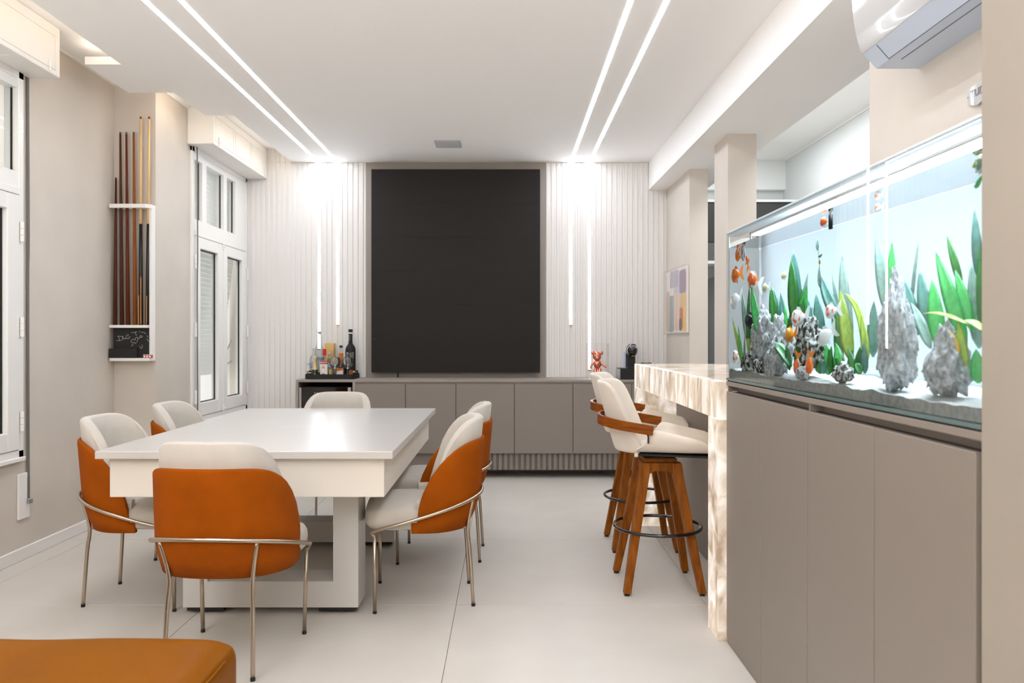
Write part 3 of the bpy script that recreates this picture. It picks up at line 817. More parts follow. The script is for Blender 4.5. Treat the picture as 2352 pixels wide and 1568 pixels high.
# ================================================================ LEATHER POUF
def pouf():
    x0, x1, y0, y1, z1, r = -2.5, -.726, 1.15, 2.135, .462, .055
    b = B(); box(b, x0, x1, y0, y1, .06, z1)
    bmesh.ops.subdivide_edges(b, edges=b.edges[:], cuts=30, use_grid_fill=True)
    cx, cy, cz = (x0+x1)/2, (y0+y1)/2, (.06+z1)/2; hx, hy, hz = (x1-x0)/2, (y1-y0)/2, (z1-.06)/2
    for v in b.verts:
        p = v.co; q = Vector((max(-hx+r, min(hx-r, p.x-cx)), max(-hy+r, min(hy-r, p.y-cy)), max(-hz+r, min(hz-r, p.z-cz))))
        d = Vector((p.x-cx, p.y-cy, p.z-cz))-q
        if d.length > 1e-6: d = d.normalized()*r
        v.co = Vector((cx, cy, cz))+q+d
        if p.z > z1-.08:
            f = 1-max(abs(p.x-cx)/hx, abs(p.y-cy)/hy)**4
            v.co.z += .022*f+.010*mnoise.noise(Vector((p.x*3, p.y*3, 1)))+f*.007*mnoise.noise(Vector(((p.x+p.y)*9, (p.x-p.y)*3, 4)))
            v.co.z -= .014*math.exp(-((v.co.x+1.88)/.05)**2)*(1 if v.co.z > z1-.03 else 0)
    return b
t = thing('leather_pouf', 'large cognac leather pouf cut off at the bottom corner of the picture', 'pouf', (-1.62, 1.64, 0))
o = obj('cushion', pouf(), M['leather'], t, smooth=True); modify(o, 'SUBSURF', levels=2, render_levels=2)
pts = [(-.729, y, .440+.004*math.sin(y*9)) for y in [1.2+.09*k for k in range(10)]]
obj('seam', tube(B(), smooth_path(pts, 3), .0035, 6), M['leather'], t, smooth=True)
obj('base', bx(-2.46, -.79, 1.19, 2.09, .0, .07), M['matte_black'], t)
# ================================================================ CUE RACK ON THE PILASTER
rk = thing('cue_rack', 'white wall rack holding the billiard cues, with a small blackboard below', 'rack', (-2.63, 5.46, 1.11))
RX0, RX1, RY0, RY1 = -2.770, -2.4895, 5.405, 5.499
ZS, ZR, ZL = 1.3615, 2.180, 1.131       # cue shelf top, rail underside, bottom ledge top
b = B()
pts = [(RX0, RY0+.022), (RX0, RY0), (RX1-.03, RY0), (RX1-.008, RY0+.022)]
poly_prism(b, pts, 'z', ZR, ZR+.027)                          # front lip; the cues stand in the slot behind it
box(b, RX0, RX1, RY0+.062, RY1, ZR, ZR+.027); box(b, RX0, RX0+.008, RY0+.022, RY0+.062, ZR, ZR+.027)
poly_prism(b, [(RX1-.016, RY0+.022), (RX1-.008, RY0+.022), (RX1, RY0+.030), (RX1, RY0+.062), (RX1-.016, RY0+.062)], 'z', ZR, ZR+.027)
obj('cue_rail', b, M['white'], rk)
obj('side_panel', bx(RX1-.018, RX1, RY0+.035, RY1, ZL, ZR, .002, 1), M['white'], rk)
obj('side_panel', bx(RX0+.012, RX0+.022, RY0+.045, RY1, ZS, ZR, .001, 1), M['white'], rk)
obj('cue_shelf', bx(RX0, RX1-.018, RY0, RY1, ZS-.020, ZS, .002, 1), M['white'], rk)
obj('bottom_ledge', bx(RX0, RX1, RY0, RY1, ZL-.021, ZL, .002, 1), M['white'], rk)
bbd = obj('blackboard', bx(RX0+.014, RX1-.018, RY0+.030, RY0+.038, ZL, ZS-.020), M['blackboard'], rk)
def bp(u, v):   # board drawing position: u, v measured on a 1456 x 1568 close-up of the rack
    D = RY0+.0295
    return (PX(240+u/11.2, D), D-.0005, PZ(700+v/11.2, D))
def stroke(pts, sm=True):
    P = [bp(*p) for p in pts]
    if sm and len(P) > 2: P = smooth_path(P, 5)
    obj('chalk_stroke', tube(B(), P, .0011, 5), M['chalk'], bbd)
stroke([(330, 815), (385, 800), (440, 815), (475, 845), (460, 890), (420, 915), (305, 918)])
stroke([(365, 810), (375, 860), (380, 915)], False)
stroke([(470, 795), (480, 850), (525, 880), (550, 835)])
stroke([(545, 835), (575, 862), (610, 870), (640, 840), (660, 810)]); stroke([(563, 770), (568, 815)], False); stroke([(603, 750), (607, 808)], False)
stroke([(690, 712), (760, 705), (835, 690)]); stroke([(800, 700), (805, 750), (825, 790)]); stroke([(890, 690), (920, 678)], False); stroke([(945, 715), (990, 698), (1030, 715), (1060, 745)])
stroke([(815, 992), (760, 970), (705, 968), (685, 930), (715, 890), (760, 890), (785, 905), (790, 870), (825, 832), (858, 850), (850, 900), (835, 960)])
stroke([(695, 1062), (740, 1003)], False); stroke([(875, 870), (920, 830)], False); stroke([(910, 795), (975, 800), (955, 835), (915, 832), (910, 795)])
stroke([(1105, 790), (1112, 830)], False); stroke([(1160, 790), (1155, 838)], False); stroke([(1095, 865), (1110, 905), (1145, 930), (1185, 890)])
stroke([(900, 1060), (912, 1080)], False); stroke([(965, 1030), (972, 1060)], False); stroke([(912, 1095), (940, 1115), (965, 1105), (985, 1075)])
bxo = obj('black_box', bx(PX(252, RY0+.02), PX(316, RY0+.02), RY0+.003, RY0+.027, ZL, ZL+.066, .003, 1), M['matte_black'])
tag(bxo, 'flat black box lying on the bottom ledge of the cue rack', 'box')
ck = thing('chalk_pack', 'small red and white pack of cue chalk on the bottom ledge of the rack', 'chalk', (-2.53, RY0+.02, ZL))
cx0, cx1 = PX(328, RY0), PX(347, RY0)
M['red_card'] = mat('red_card', (196, 70, 64), .6)
obj('pack', bx(cx0, cx1, RY0+.003, RY0+.028, ZL, ZL+.021), M['red_card'], ck)
obj('lid', bx(cx0, cx1, RY0+.003, RY0+.028, ZL+.021, ZL+.0245), M['ac_under'], ck)
for k in range(3):
    xx = cx0+(cx1-cx0)*(k+.5)/3
    obj('chalk_cube', bx(xx-.006, xx+.006, RY0+.0015, RY0+.004, ZL+.004, ZL+.017, .001, 1), M['white'], ck)
def woodc(n, d, l): return wood(n, d, l, (20, 20, 1.5), .35)
M['cue_dark'] = woodc('cue_dark_wood', (62, 34, 20), (84, 48, 30)); M['cue_red'] = woodc('cue_red_wood', (80, 34, 18), (104, 48, 26))
M['cue_tan'] = woodc('cue_tan_wood', (122, 66, 26), (146, 84, 38)); M['cue_maple'] = woodc('cue_maple', (214, 176, 122), (228, 194, 142))
M['cue_tip'] = mat('cue_tip_leather', (70, 80, 88), .7); M['cue_tip_red'] = mat('cue_tip_red', (130, 50, 44), .7)
M['inlay'] = mat('cue_inlay', (200, 132, 56), .4)
cues = [((264.5, 407), 266.3, 'cue_dark', 'shortest dark brown cue, nearest the wall corner', 'tip'), ((280, 303.5), 276.3, 'cue_dark', 'dark brown cue, second from the wall corner', 'tip'),
        ((294, 303.5), 290.3, 'cue_red', 'reddish brown cue, third from the wall corner', 'tip'), ((310, 303.5), 307.2, 'cue_tan', 'tan brown cue beside the two black-handled ones', 'tip'),
        ((323.2, 267.6), 323.3, 'cue_maple', 'pale maple cue with black handle, next to the tan brown cue', 'red'), ((338.8, 267.6), 342.5, 'cue_maple', 'pale maple cue with black handle, at the rack edge nearest the far window', 'red')]
for (bpx, ty), tpx, mk, lab, tip in cues:
    D0, D1 = RY0+.045, RY0+.040
    p0 = Vector((PX(bpx, D0), D0, ZS)); p1 = Vector((PX(tpx, D1), D1, PZ(ty, D1)))
    t = thing('billiard_cue', lab, 'cue', p0, 0, 'cues in the wall rack')
    at = lambda f: p0+(p1-p0)*f
    rad = lambda f: .0148-(.0148-.0068)*f
    if tip == 'tip':
        obj('shaft', tube(B(), [at(0), at(.3), at(.65), at(.988)], [rad(0), rad(.3), rad(.65), rad(.988)], 12), M[mk], t, smooth=True)
    else:
        obj('butt', tube(B(), [at(0), at(.485)], [.0155, rad(.485)], 12), M['black'], t, smooth=True)
        obj('shaft', tube(B(), [at(.4851), at(.75), at(.988)], [rad(.485), rad(.75), rad(.988)], 12), M[mk], t, smooth=True)
        for dx, f1 in (((-.009, .145), (.007, .235)) if bpx < 330 else ((-.001, .145),)):
            a_ = at(.005)+Vector((dx, -.0125, 0)); c_ = at(f1)+Vector((dx, -.0118, 0))
            obj('inlay', tube(B(), [a_, at(f1*.95)+Vector((dx, -.0118, 0)), c_], [.0035, .0035, .0008], 8), M['inlay'], t)
    obj('tip', tube(B(), [at(.988), at(1)], [rad(.988), rad(1)*.9], 12), M['cue_tip' if tip == 'tip' else 'cue_tip_red'], t, smooth=True)

# ================================================================ TRAY WITH BOTTLES
ty0, ty1, tx0, tx1 = 7.03, 7.35, -1.835, -1.385
tr = thing('serving_tray', 'black tray with round-bar handles carrying the bottles on the worktop', 'tray', ((tx0+tx1)/2, 7.19, ZWT))
def rrect(x0, x1, y0, y1, r, n=6):
    out = []
    for cx, cy, a0 in ((x1-r, y1-r, 0), (x0+r, y1-r, PI/2), (x0+r, y0+r, PI), (x1-r, y0+r, 1.5*PI)):
        for k in range(n+1):
            a = a0+PI/2*k/n; out.append((cx+r*math.cos(a), cy+r*math.sin(a)))
    return out
o1, i1 = rrect(tx0, tx1, ty0, ty1, .045), rrect(tx0+.006, tx1-.006, ty0+.006, ty1-.006, .04)
zt = ZWT+.046
obj('body', grid(B(), [[(x, y, ZWT) for x, y in o1], [(x, y, zt) for x, y in o1], [(x, y, zt) for x, y in i1], [(x, y, ZWT+.007) for x, y in i1]], close_u=True, cap=True), M['matte_black'], tr)
for s, xx in ((-1, tx0+.012), (1, tx1-.012)):
    hd = obj('handle', tube(B(), [(xx, ty0+.09, zt+.020), (xx, ty1-.09, zt+.020)], .0075, 10), M['matte_black'], tr, smooth=True)
    for yy in (ty0+.08, ty1-.08):
        obj('handle_post', tube(B(), [(xx, yy, zt-.012), (xx, yy, zt+.024)], .006, 8), M['matte_black'], hd)
        obj('handle_ferrule', tube(B(), [(xx, yy-.010, zt+.020), (xx, yy+.012, zt+.020)], .0090, 10), M['gold'], hd)
BZ = ZWT+.0075
def bottle_at(px, D): return (PX(px, D), D, BZ)
def hgt(py, D): return PZ(py, D)-BZ
M['blue_print'] = mat('blue_print', (52, 84, 158), .5); M['red_print'] = mat('red_print', (196, 48, 28), .5); M['red_cap'] = mat('red_cap', (198, 22, 30), .35)
M['paper'] = mat('white_label', (236, 232, 226), .7); M['champ_green'] = mat('dark_green_glass', (26, 50, 22), .08, coat=.5); M['foil'] = mat('gold_foil', (216, 186, 138), .35, metal=.5)
M['orange_seal'] = mat('orange_seal', (196, 112, 44), .4, metal=.4); M['amber'] = mat('dark_amber_glass', (44, 26, 14), .08, coat=.5); M['lilac'] = mat('lilac_label', (206, 200, 218), .7)
M['spirit'] = clear_glass('clear_spirit', 1.33, (.93, .96, .97)); M['grey_cap'] = mat('grey_cap', (180, 182, 182), .4); M['frost'] = mat('frosted_blue', (110, 140, 180), .4)
def lbl(parent, c, r, z0, z1, half, m, name='label', n=10):
    rows = []
    for q, z in ((r, z0), (r, z1), (r+.0012, z1), (r+.0012, z0)):
        rows.append([(c[0]+q*math.sin(-half+2*half*k/n), c[1]-q*math.cos(-half+2*half*k/n), c[2]+z) for k in range(n+1)])
    bm = grid(B(), rows+[rows[0]]); bmesh.ops.remove_doubles(bm, verts=bm.verts[:], dist=1e-6)
    return obj(name, bm, m, parent)
def bottle(label, px, D, prof, m):
    c = bottle_at(px, D); t = thing('bottle', label, 'bottle', c, 0, 'bottles on the black tray')
    obj('body', lathe(B(), prof, c, 24), m, t, smooth=False); auto_smooth(t.children[0], 45)
    return t, c
# tall frosted clear bottle in front of the light line
D = 7.293; h = hgt(761, D); r = .049
t, c = bottle('tall clear bottle with blue band standing before the long light line', 733.7, D, [(0, 0), (r, .004), (r, .225), (r*.92, .255), (.026, .305), (.0225, .33), (.020, h-.03), (.0, h-.03)], M['bottle_glass'])
obj('spirit', lathe(B(), [(0, .006), (r-.003, .008), (r-.003, .19), (0, .19)], c, 24), M['spirit'], t)
lbl(t, c, r+.0006, .160, .186, 1.4, M['frost']); lbl(t, c, r+.0006, .05, .14, .9, M['paper'])
obj('cork', lathe(B(), [(0, h-.030), (.014, h-.030), (.014, h-.012), (0, h-.012)], c, 14), M['foil'], t)
obj('cap', lathe(B(), [(0, h-.012), (.0165, h-.012), (.0165, h), (0, h)], c, 14), M['frost'], t)
# vodka with blue writing
D = 7.20; h = hgt(800, D); r = .046
t, c = bottle('clear bottle with blue writing behind the small gold-foiled bottle', 722.2, D, [(0, 0), (r, .004), (r, .165), (r*.85, .192), (.019, .215), (.017, h-.022), (0, h-.022)], M['bottle_glass'])
obj('spirit', lathe(B(), [(0, .006), (r-.003, .008), (r-.003, .15), (0, .15)], c, 24), M['spirit'], t)
obj('cap', lathe(B(), [(0, h-.022), (.0195, h-.022), (.0195, h), (0, h)], c, 16), M['grey_cap'], t)
text('writing', 'ABSOLUT', .026, (c[0]-.0, c[1]-r-.001, c[2]+.125), FACE_CAM, M['blue_print'], t)
text('writing', '100', .030, (c[0]-.018, c[1]-r-.001, c[2]+.099), FACE_CAM, M['blue_print'], t)
# mini sparkling wine
D = 7.124; h = hgt(817, D); r = .0275
t, c = bottle('small dark green bottle with gold foil neck at the front of the tray', 723.6, D, [(0, 0), (r, .003), (r, .066), (r*.8, .095), (.016, .125), (.012, h-.02), (0, h-.02)], M['champ_green'])
obj('foil', lathe(B(), [(r*.97, .078), (r*.82, .096), (.0172, .125), (.0132, h-.035), (.0158, h-.03), (.0158, h-.004), (.010, h), (0, h)], c, 20, close=False), M['foil'], t, smooth=True)
ds = thing('trinket_dish', 'small cream dish in front of the gold-foiled bottle', 'dish', (PX(723, 7.066), 7.066, BZ))
obj('bowl', lathe(B(), [(0, .0), (.022, .0), (.029, .030), (.027, .034), (.020, .012), (0, .010)], ds.location, 20), M['cream'], ds, smooth=True)
obj('pearl', ellipsoid(B(), (ds.location.x, ds.location.y, BZ+.037), .006, .006, .006, 10, 6), M['foil'], ds, smooth=True)
obj('cover', lathe(B(), [(0, .030), (.026, .030), (.020, .034), (0, .036)], ds.location, 20), M['cream'], ds, smooth=True)
# red-capped vodka
D = 7.10; h = hgt(801, D); r = .0385
t, c = bottle('clear bottle with red cap and red name band in the middle of the tray', 745, D, [(0, 0), (r, .004), (r, .155), (r*.9, .168), (.019, .188), (.0145, .196), (.0145, h-.01), (0, h-.01)], M['bottle_glass'])
obj('spirit', lathe(B(), [(0, .006), (r-.003, .008), (r-.003, .15), (0, .15)], c, 24), M['spirit'], t)
obj('cap', lathe(B(), [(.0165, h-.062), (.0165, h), (0, h)], c, 18, close=False), M['red_cap'], t)
lbl(t, c, r+.0006, .132, .156, 1.15, M['red_print'], 'name_band')
text('writing', 'SMIRNOFF', .0165, (c[0], c[1]-r-.0022, c[2]+.144), FACE_CAM, M['paper'], t)
lb = lbl(t, c, r+.0006, .02, .128, 1.0, M['paper'])
for dz, w in ((.112, .010), (.098, .014), (.040, .016)):
    obj('crest', bx(c[0]-w, c[0]+w, c[1]-r-.0032, c[1]-r-.0018, c[2]+dz-.003, c[2]+dz+.003, .001, 1), M['red_print'], lb)
obj('crest_ring', tube(B(), [(c[0]+.017*math.cos(2*PI*k/20), c[1]-r-.002, c[2]+.072+.022*math.sin(2*PI*k/20)) for k in range(20)], .0008, 5, closed=True), M['orange_seal'], lb)
# gold carton
g = thing('gold_carton', 'gold bottle carton standing at the back of the tray', 'box', (PX(756, 7.27), 7.27, BZ))
x0, x1, z1 = PX(745.5, 7.25), PX(767, 7.25), PZ(788, 7.25)
obj('carton', bx(x0, x1, 7.25, 7.325, BZ, z1, .002, 1), M['gold'], g)
obj('panel', bx(x0+.006, x1-.006, 7.2485, 7.2505, BZ+.02, z1-.035), mat('gold_print', (206, 172, 112), .4, metal=.4), g)
obj('band', bx(x0+.006, x1-.006, 7.2485, 7.2505, z1-.030, z1-.006), bpy.data.materials['gold_print'], g)
obj('seal', cyl(B(), (0, 0, 0), .012, 0, .002, 16), M['orange_seal'], g); g.children[-1].matrix_basis = Matrix.Translation((0, -.0235, .16)) @ Matrix.Rotation(PI/2, 4, 'X')
g.children[-1].data.transform(Matrix.Translation(g.location))
# small bottle with lilac label
D = 7.17; h = hgt(807, D); r = .034
t, c = bottle('short clear bottle with lilac label in front of the gold carton', 757.5, D, [(0, 0), (r, .004), (r, .14), (.017, .19), (.0145, h-.02), (0, h-.02)], M['bottle_glass'])
obj('cap', lathe(B(), [(0, h-.022), (.0165, h-.022), (.0165, h), (0, h)], c, 16), M['grey_cap'], t)
lbl(t, c, r+.0006, .10, .138, 1.1, M['lilac']); lbl(t, c, r+.0006, .02, .08, 1.1, M['foil'])
# whisky with orange neck seal, square body
D = 7.165; h = hgt(793, D); c = bottle_at(783.5, D)
t = thing('bottle', 'dark square bottle with orange neck and cream label between the balloon glasses', 'bottle', c, 0, 'bottles on the black tray')
r = .042
obj('body', bx(c[0]-r, c[0]+r, c[1]-r, c[1]+r, BZ, BZ+.098, .010, 3), M['amber'], t)
obj('shoulder', lathe(B(), [(.036, .096), (.03, .105), (.017, .118), (.014, .125)], c, 20), M['amber'], t, smooth=True)
obj('neck_seal', lathe(B(), [(.0150, .115), (.0158, .15), (.0195, .165), (.0205, h-.078), (.018, h-.07), (0, h-.07)], c, 18), M['orange_seal'], t, smooth=False)
obj('pourer', lathe(B(), [(.0145, h-.071), (.0145, h-.020), (0, h-.020)], c, 16), M['grey_cap'], t)
obj('cap', lathe(B(), [(0, h-.022), (.0155, h-.022), (.0155, h), (0, h)], c, 16), M['black'], t)
lb = obj('label', bx(c[0]-.034, c[0]+.028, c[1]-r-.0015, c[1]-r, BZ+.006, BZ+.088), M['paper'], t)
pts = [(c[0]-.034, BZ+.062), (c[0]+.028, BZ+.072), (c[0]+.028, BZ+.092), (c[0]-.034, BZ+.084)]
obj('label_band', poly_prism(B(), pts, 'y', c[1]-r-.003, c[1]-r-.0014), M['orange_seal'], lb)
for k in range(4):
    for sx in (-.029, .021): obj('label_dot', ellipsoid(B(), (c[0]+sx+.002, c[1]-r-.0016, BZ+.015+.013*k), .0035, .001, .0035, 8, 4), M['orange_seal'], lb)
# black tall bottle with white branch drawing
D = 7.265; h = hgt(756, D); r = .0475
t, c = bottle('tall matte black bottle with fine branch drawing at the end of the tray', 805, D, [(0, 0), (r, .004), (r, .245), (r*.95, .270), (r*.75, .292), (.021, .312), (.018, .33), (.018, h-.004), (0, h)], M['matte_black'])
obj('collar', lathe(B(), [(.0185, h-.042), (.0205, h-.040), (.0205, h-.031), (.0185, h-.029)], c, 16, close=False), M['paper'], t)
obj('cap', lathe(B(), [(.0195, h-.028), (.0205, h-.024), (.0205, h-.002), (.018, h+.001), (0, h+.001)], c, 16, close=False), M['black'], t)
b = B()
for (p, q, rr, s) in ((-.0065, .0065, h-.10, h-.058),):
    for (a_, b_, z0, z1) in ((p, q, rr, rr+.0012), (p, q, s, s+.0012), (p, p+.0012, rr, s), (q-.0012, q, rr, s)):
        box(b, c[0]-.008+a_, c[0]-.008+b_, c[1]-.0195, c[1]-.0178, BZ+z0, BZ+z1)
obj('neck_label', b, M['paper'], t)
rb = random.Random(3); b = B()
def branch(x, z, a, L, dpt):
    x2, z2 = x+L*math.sin(a), z+L*math.cos(a)
    if abs(x2) > r*.82 or z2 > .238: return
    f = lambda u, w: (c[0]+u, c[1]-math.sqrt(max(0, (r+.0004)**2-u*u)), BZ+w)
    tube(b, [f(x, z), f(x2, z2)], .00045, 4)
    if dpt:
        for k in range(2 if dpt < 4 else 3): branch(x2, z2, a+rb.uniform(-.75, .75), L*rb.uniform(.68, .9), dpt-1)
branch(.004, .075, 0, .05, 6); branch(.004, .09, .5, .04, 5); branch(.004, .09, -.5, .04, 5)
o = obj('branch_drawing', b, M['chalk'], t); o['kind'] = 'stuff'
# balloon glasses
def balloon(label, px, D):
    c = bottle_at(px, D); t = thing('balloon_glass', label, 'glass', c, 0, 'stemmed balloon glasses on the tray')
    out = [(.030, 0), (.030, .002), (.006, .008), (.004, .02), (.004, .078), (.012, .090), (.034, .104), (.048, .128), (.0505, .150), (.046, .180), (.042, .192)]
    inn = [(.0408, .192), (.0448, .180), (.0492, .150), (.0468, .129), (.033, .1058), (.010, .094), (0, .0935)]
    o = obj('bowl', lathe(B(), [(0, 0)]+out+inn, c, 28), clear_glass('stemware', 1.5, (.93, .95, .96), 1.8) if 'stemware' not in bpy.data.materials else bpy.data.materials['stemware'], t, smooth=True)
    return t
balloon('empty balloon glass left of the orange-necked bottle', 768.5, 7.085)
balloon('empty balloon glass in front of the matte black bottle', 798, 7.085)
o = obj('wooden_block', bx(PX(801.5, 7.13), PX(810.5, 7.13), 7.125, 7.155, BZ, BZ+.07, .002, 1), mat('terracotta_card', (150, 84, 54), .7)); tag(o, 'small reddish brown block beside the foot of the matte black bottle', 'box')

# ================================================================ PINK BEAR IN ITS CASE, COFFEE MACHINE, BOWL
D = 7.16
bc_ = Vector((PX(1372, D), D, ZWT))
case = thing('display_case', 'clear acrylic case over the pink bear on the worktop', 'display case', (bc_.x, D, ZWT))
x0, x1, zt = PX(1350, D-.08), PX(1400, D-.08), PZ(789, D-.08)
for nm, a in (('pane', (x0, x1, D-.11, D-.106, ZWT, zt)), ('pane', (x0, x1, D+.106, D+.11, ZWT, zt)), ('pane', (x0, x0+.004, D-.106, D+.106, ZWT, zt)), ('pane', (x1-.004, x1, D-.106, D+.106, ZWT, zt)), ('lid', (x0, x1, D-.11, D+.11, zt, zt+.004))):
    obj(nm, bx(*a), M['acrylic'], case)
bear = thing('bear_figurine', 'shiny rose-copper toy bear figurine inside the clear case', 'figurine', (bc_.x, D, ZWT))
cx = bc_.x; s = 1/ (F/D)
def bz(py): return PZ(py, D)
b = B(); ellipsoid(b, (cx, D, bz(836)), .037, .028, .044, 18, 12)
obj('body', b, M['copper'], bear, smooth=True)
b = B(); ellipsoid(b, (cx-.004, D-.004, bz(818)), .040, .036, .044, 20, 14); ellipsoid(b, (cx-.004, D-.036, bz(822)), .020, .014, .016, 14, 8)
obj('head', b, M['copper'], bear, smooth=True)
for sx in (-1, 1):
    obj('ear', ellipsoid(B(), (cx-.002+sx*.038, D, bz(810)), .019, .011, .019, 14, 8), M['copper'], bear, smooth=True)
    obj('arm', tube(B(), smooth_path([(cx+sx*.030, D, bz(832)), (cx+sx*.055, D-.008, bz(838)), (cx+sx*(.066 if sx < 0 else .082), D-.016, bz(846 if sx < 0 else 843))], 5), [.011]*5+[.010]*5+[.012], 12), M['copper'], bear, smooth=True)
    b = tube(B(), [(cx+sx*.019, D, bz(846)), (cx+sx*.021, D, bz(858)), (cx+sx*.022, D, ZWT+.018)], [.019, .017, .016], 14); ellipsoid(b, (cx+sx*.022, D-.008, ZWT+.012), .018, .026, .012, 14, 8)
    obj('leg', b, M['copper'], bear, smooth=True)
# coffee machine on its capsule drawer
D = 7.12
cm = thing('coffee_machine', 'black coffee machine with round head on the worktop behind the bar', 'coffee machine', (PX(1450, D), D, ZWT+.098))
hx = PX(1449.5, D); zb = ZWT+.098
b = B(); box(b, PX(1438, D), PX(1459, D), D-.02, D+.13, zb, PZ(812, D), .012, 3)
obj('body', b, M['black'], cm)
b = B(); ellipsoid(b, (hx, D-.035, PZ(804, D)), .053, .085, .062, 24, 16); obj('head', b, M['gloss_black'], cm, smooth=True)
ring = [(hx+.004+.030*math.cos(2*PI*k/28), D-.118+.020*(math.sin(2*PI*k/28)*.5+.5), PZ(794, D)+.019*math.sin(2*PI*k/28)) for k in range(28)]
obj('dial_ring', tube(B(), ring, .0032, 8, closed=True), M['chrome'], cm, smooth=True)
b = B(); ellipsoid(b, (hx+.004, D-.106, PZ(794, D)), .026, .006, .016, 16, 8); obj('dial', b, M['matte_black'], cm, smooth=True)
for k in (-1, 0, 1): obj('dial_button', bx(hx+.004+k*.014-.004, hx+.004+k*.014+.004, D-.116, D-.111, PZ(794, D)-.006, PZ(794, D)+.006, .001, 1), M['ac_under'], cm)
obj('spout', bx(hx-.018, hx+.018, D-.075, D-.04, PZ(818, D)-.012, PZ(818, D)+.006, .004, 2), M['black'], cm)
obj('name_plate', bx(hx-.012, hx+.012, D-.1105, D-.106, PZ(816.5, D)-.003, PZ(816.5, D)+.003), M['gold'], cm)
obj('water_tank', bx(PX(1432.5, D), PX(1437.6, D), D-.0, D+.12, zb, PZ(807, D), .004, 2), M['ac_under'], cm)
obj('drip_tray', bx(PX(1436, D), PX(1461, D), D-.12, D-.02, zb, zb+.014, .004, 2), M['black'], cm)
cd = thing('capsule_drawer', 'black mesh-fronted capsule drawer under the coffee machine', 'drawer', (PX(1450, D), D, ZWT))
a, c = PX(1425, D-.13), PX(1480, D-.13)
obj('box', bx(a, c, D-.13, D+.14, ZWT, ZWT+.0975, .003, 1), M['matte_black'], cd)
obj('side_plate', bx(a-.004, a-.0003, D-.125, D+.13, ZWT+.004, ZWT+.094), M['silver'], cd)
b = B()
for i in range(18):
    for j in range(6):
        ellipsoid(b, (a+.014+i*.0115, D-.130, ZWT+.016+j*.012), .0035, .002, .0035, 6, 4)
o = obj('mesh_front', b, M['gloss_black'], cd); o['kind'] = 'stuff'
D = 7.2; gc = (PX(1484, D), D, ZWT)
o = obj('glass_bowl', lathe(B(), [(0, 0), (.035, 0), (.03, .004), (.006, .012), (.005, .06), (.03, .08), (.052, .11), (.054, .146), (.0525, .146), (.050, .112), (.028, .083), (0, .07)], gc, 28), bpy.data.materials['stemware'], None, smooth=True)
tag(o, 'clear footed glass bowl behind the far end of the bar counter', 'bowl')

# ================================================================ PICTURE ON THE COLUMN SIDE
pc = thing('abstract_picture', 'abstract pastel picture in a clear acrylic box on the far column', 'picture', (1.51, 6.9, 1.6))
YA, YBp, z0, z1 = 6.47, 7.34, 1.30, 1.895
cv = obj('canvas', bx(1.512, 1.528, YA+.02, YBp-.02, z0+.015, z1-.015), mat('picture_ground', (224, 214, 206), .8), pc)
blocks = [(0.02, .62, .20, .97, (196, 188, 196)), (.38, .80, .72, .99, (176, 168, 180)), (.60, .95, .02, .60, (146, 158, 164)), (.82, .99, .02, .68, (196, 172, 150)), (.34, .60, .04, .62, (214, 190, 168)),
          (.05, .33, .60, .95, (150, 128, 144)), (.04, .18, .02, .60, (226, 186, 96)), (.16, .32, .05, .40, (196, 108, 72)), (.22, .34, .03, .22, (98, 80, 86)), (.10, .30, .38, .58, (214, 176, 122))]
for k, (a, c, p, q, col) in enumerate(blocks):
    y0, y1 = YA+.02+(YBp-YA-.04)*a, YA+.02+(YBp-YA-.04)*c; q0, q1 = z0+.015+(z1-z0-.03)*p, z0+.015+(z1-z0-.03)*q
    outl = rrect(y0, y1, q0, q1, min(.035, (y1-y0)*.3), 4)
    obj('paint_block', poly_prism(B(), outl, 'x', 1.5117-.0002*k, 1.5112-.0002*k), mat('paint_%d' % k, col, .8), cv)
obj('acrylic_front', bx(1.490, 1.494, YA, YBp, z0, z1), M['acrylic'], pc)
for a in ((1.4941, 1.528, YA, YA+.006, z0, z1), (1.4941, 1.528, YBp-.006, YBp, z0, z1), (1.4941, 1.528, YA+.006, YBp-.006, z0, z0+.006), (1.4941, 1.528, YA+.006, YBp-.006, z1-.006, z1)):
    obj('acrylic_edge', bx(*a), M['acrylic'], pc)

# ================================================================ KITCHEN BEYOND THE COLUMNS
kc = thing('kitchen_wall_unit', 'dark glass-fronted kitchen wall unit under a white rail beyond the columns', 'cabinet', (2.2, 7.6, 2.0))
for a, c in ((1.70, 2.20), (2.20, 2.82)):
    obj('door', bx(a+.002, c-.002, 7.55, 7.57, 2.20, 2.585, .002, 1), M['dark_glass'], kc)
    obj('lower_door', bx(a+.002, c-.002, 7.55, 7.57, 2.02, 2.196, .002, 1), mat('mid_grey_glass', (92, 92, 92), .3), kc)
obj('body', bx(1.70, 2.82, 7.57, 7.928, 2.02, 2.59), M['matte_black'], kc)
obj('top_rail', bx(1.70, 2.825, 7.53, 7.928, 2.59, 2.612), M['kitchen_white'], kc)
obj('bottom_rail', bx(1.70, 2.825, 7.53, 7.928, 1.99, 2.018), M['kitchen_white'], kc)
fr = thing('fridge', 'tall steel fridge with black side seen in the gap between the columns', 'fridge', (2.35, 7.5, 0))
obj('body', bx(2.00, 2.72, 7.25, 7.92, .02, 1.86, .01, 2), M['gloss_black'], fr)
obj('door', bx(2.03, 2.72, 7.18, 7.248, .04, 1.85, .01, 3), M['silver'], fr)
obj('handle', tube(B(), [(2.06, 7.15, .9), (2.06, 7.15, 1.6)], .01, 10), M['chrome'], fr, smooth=True)

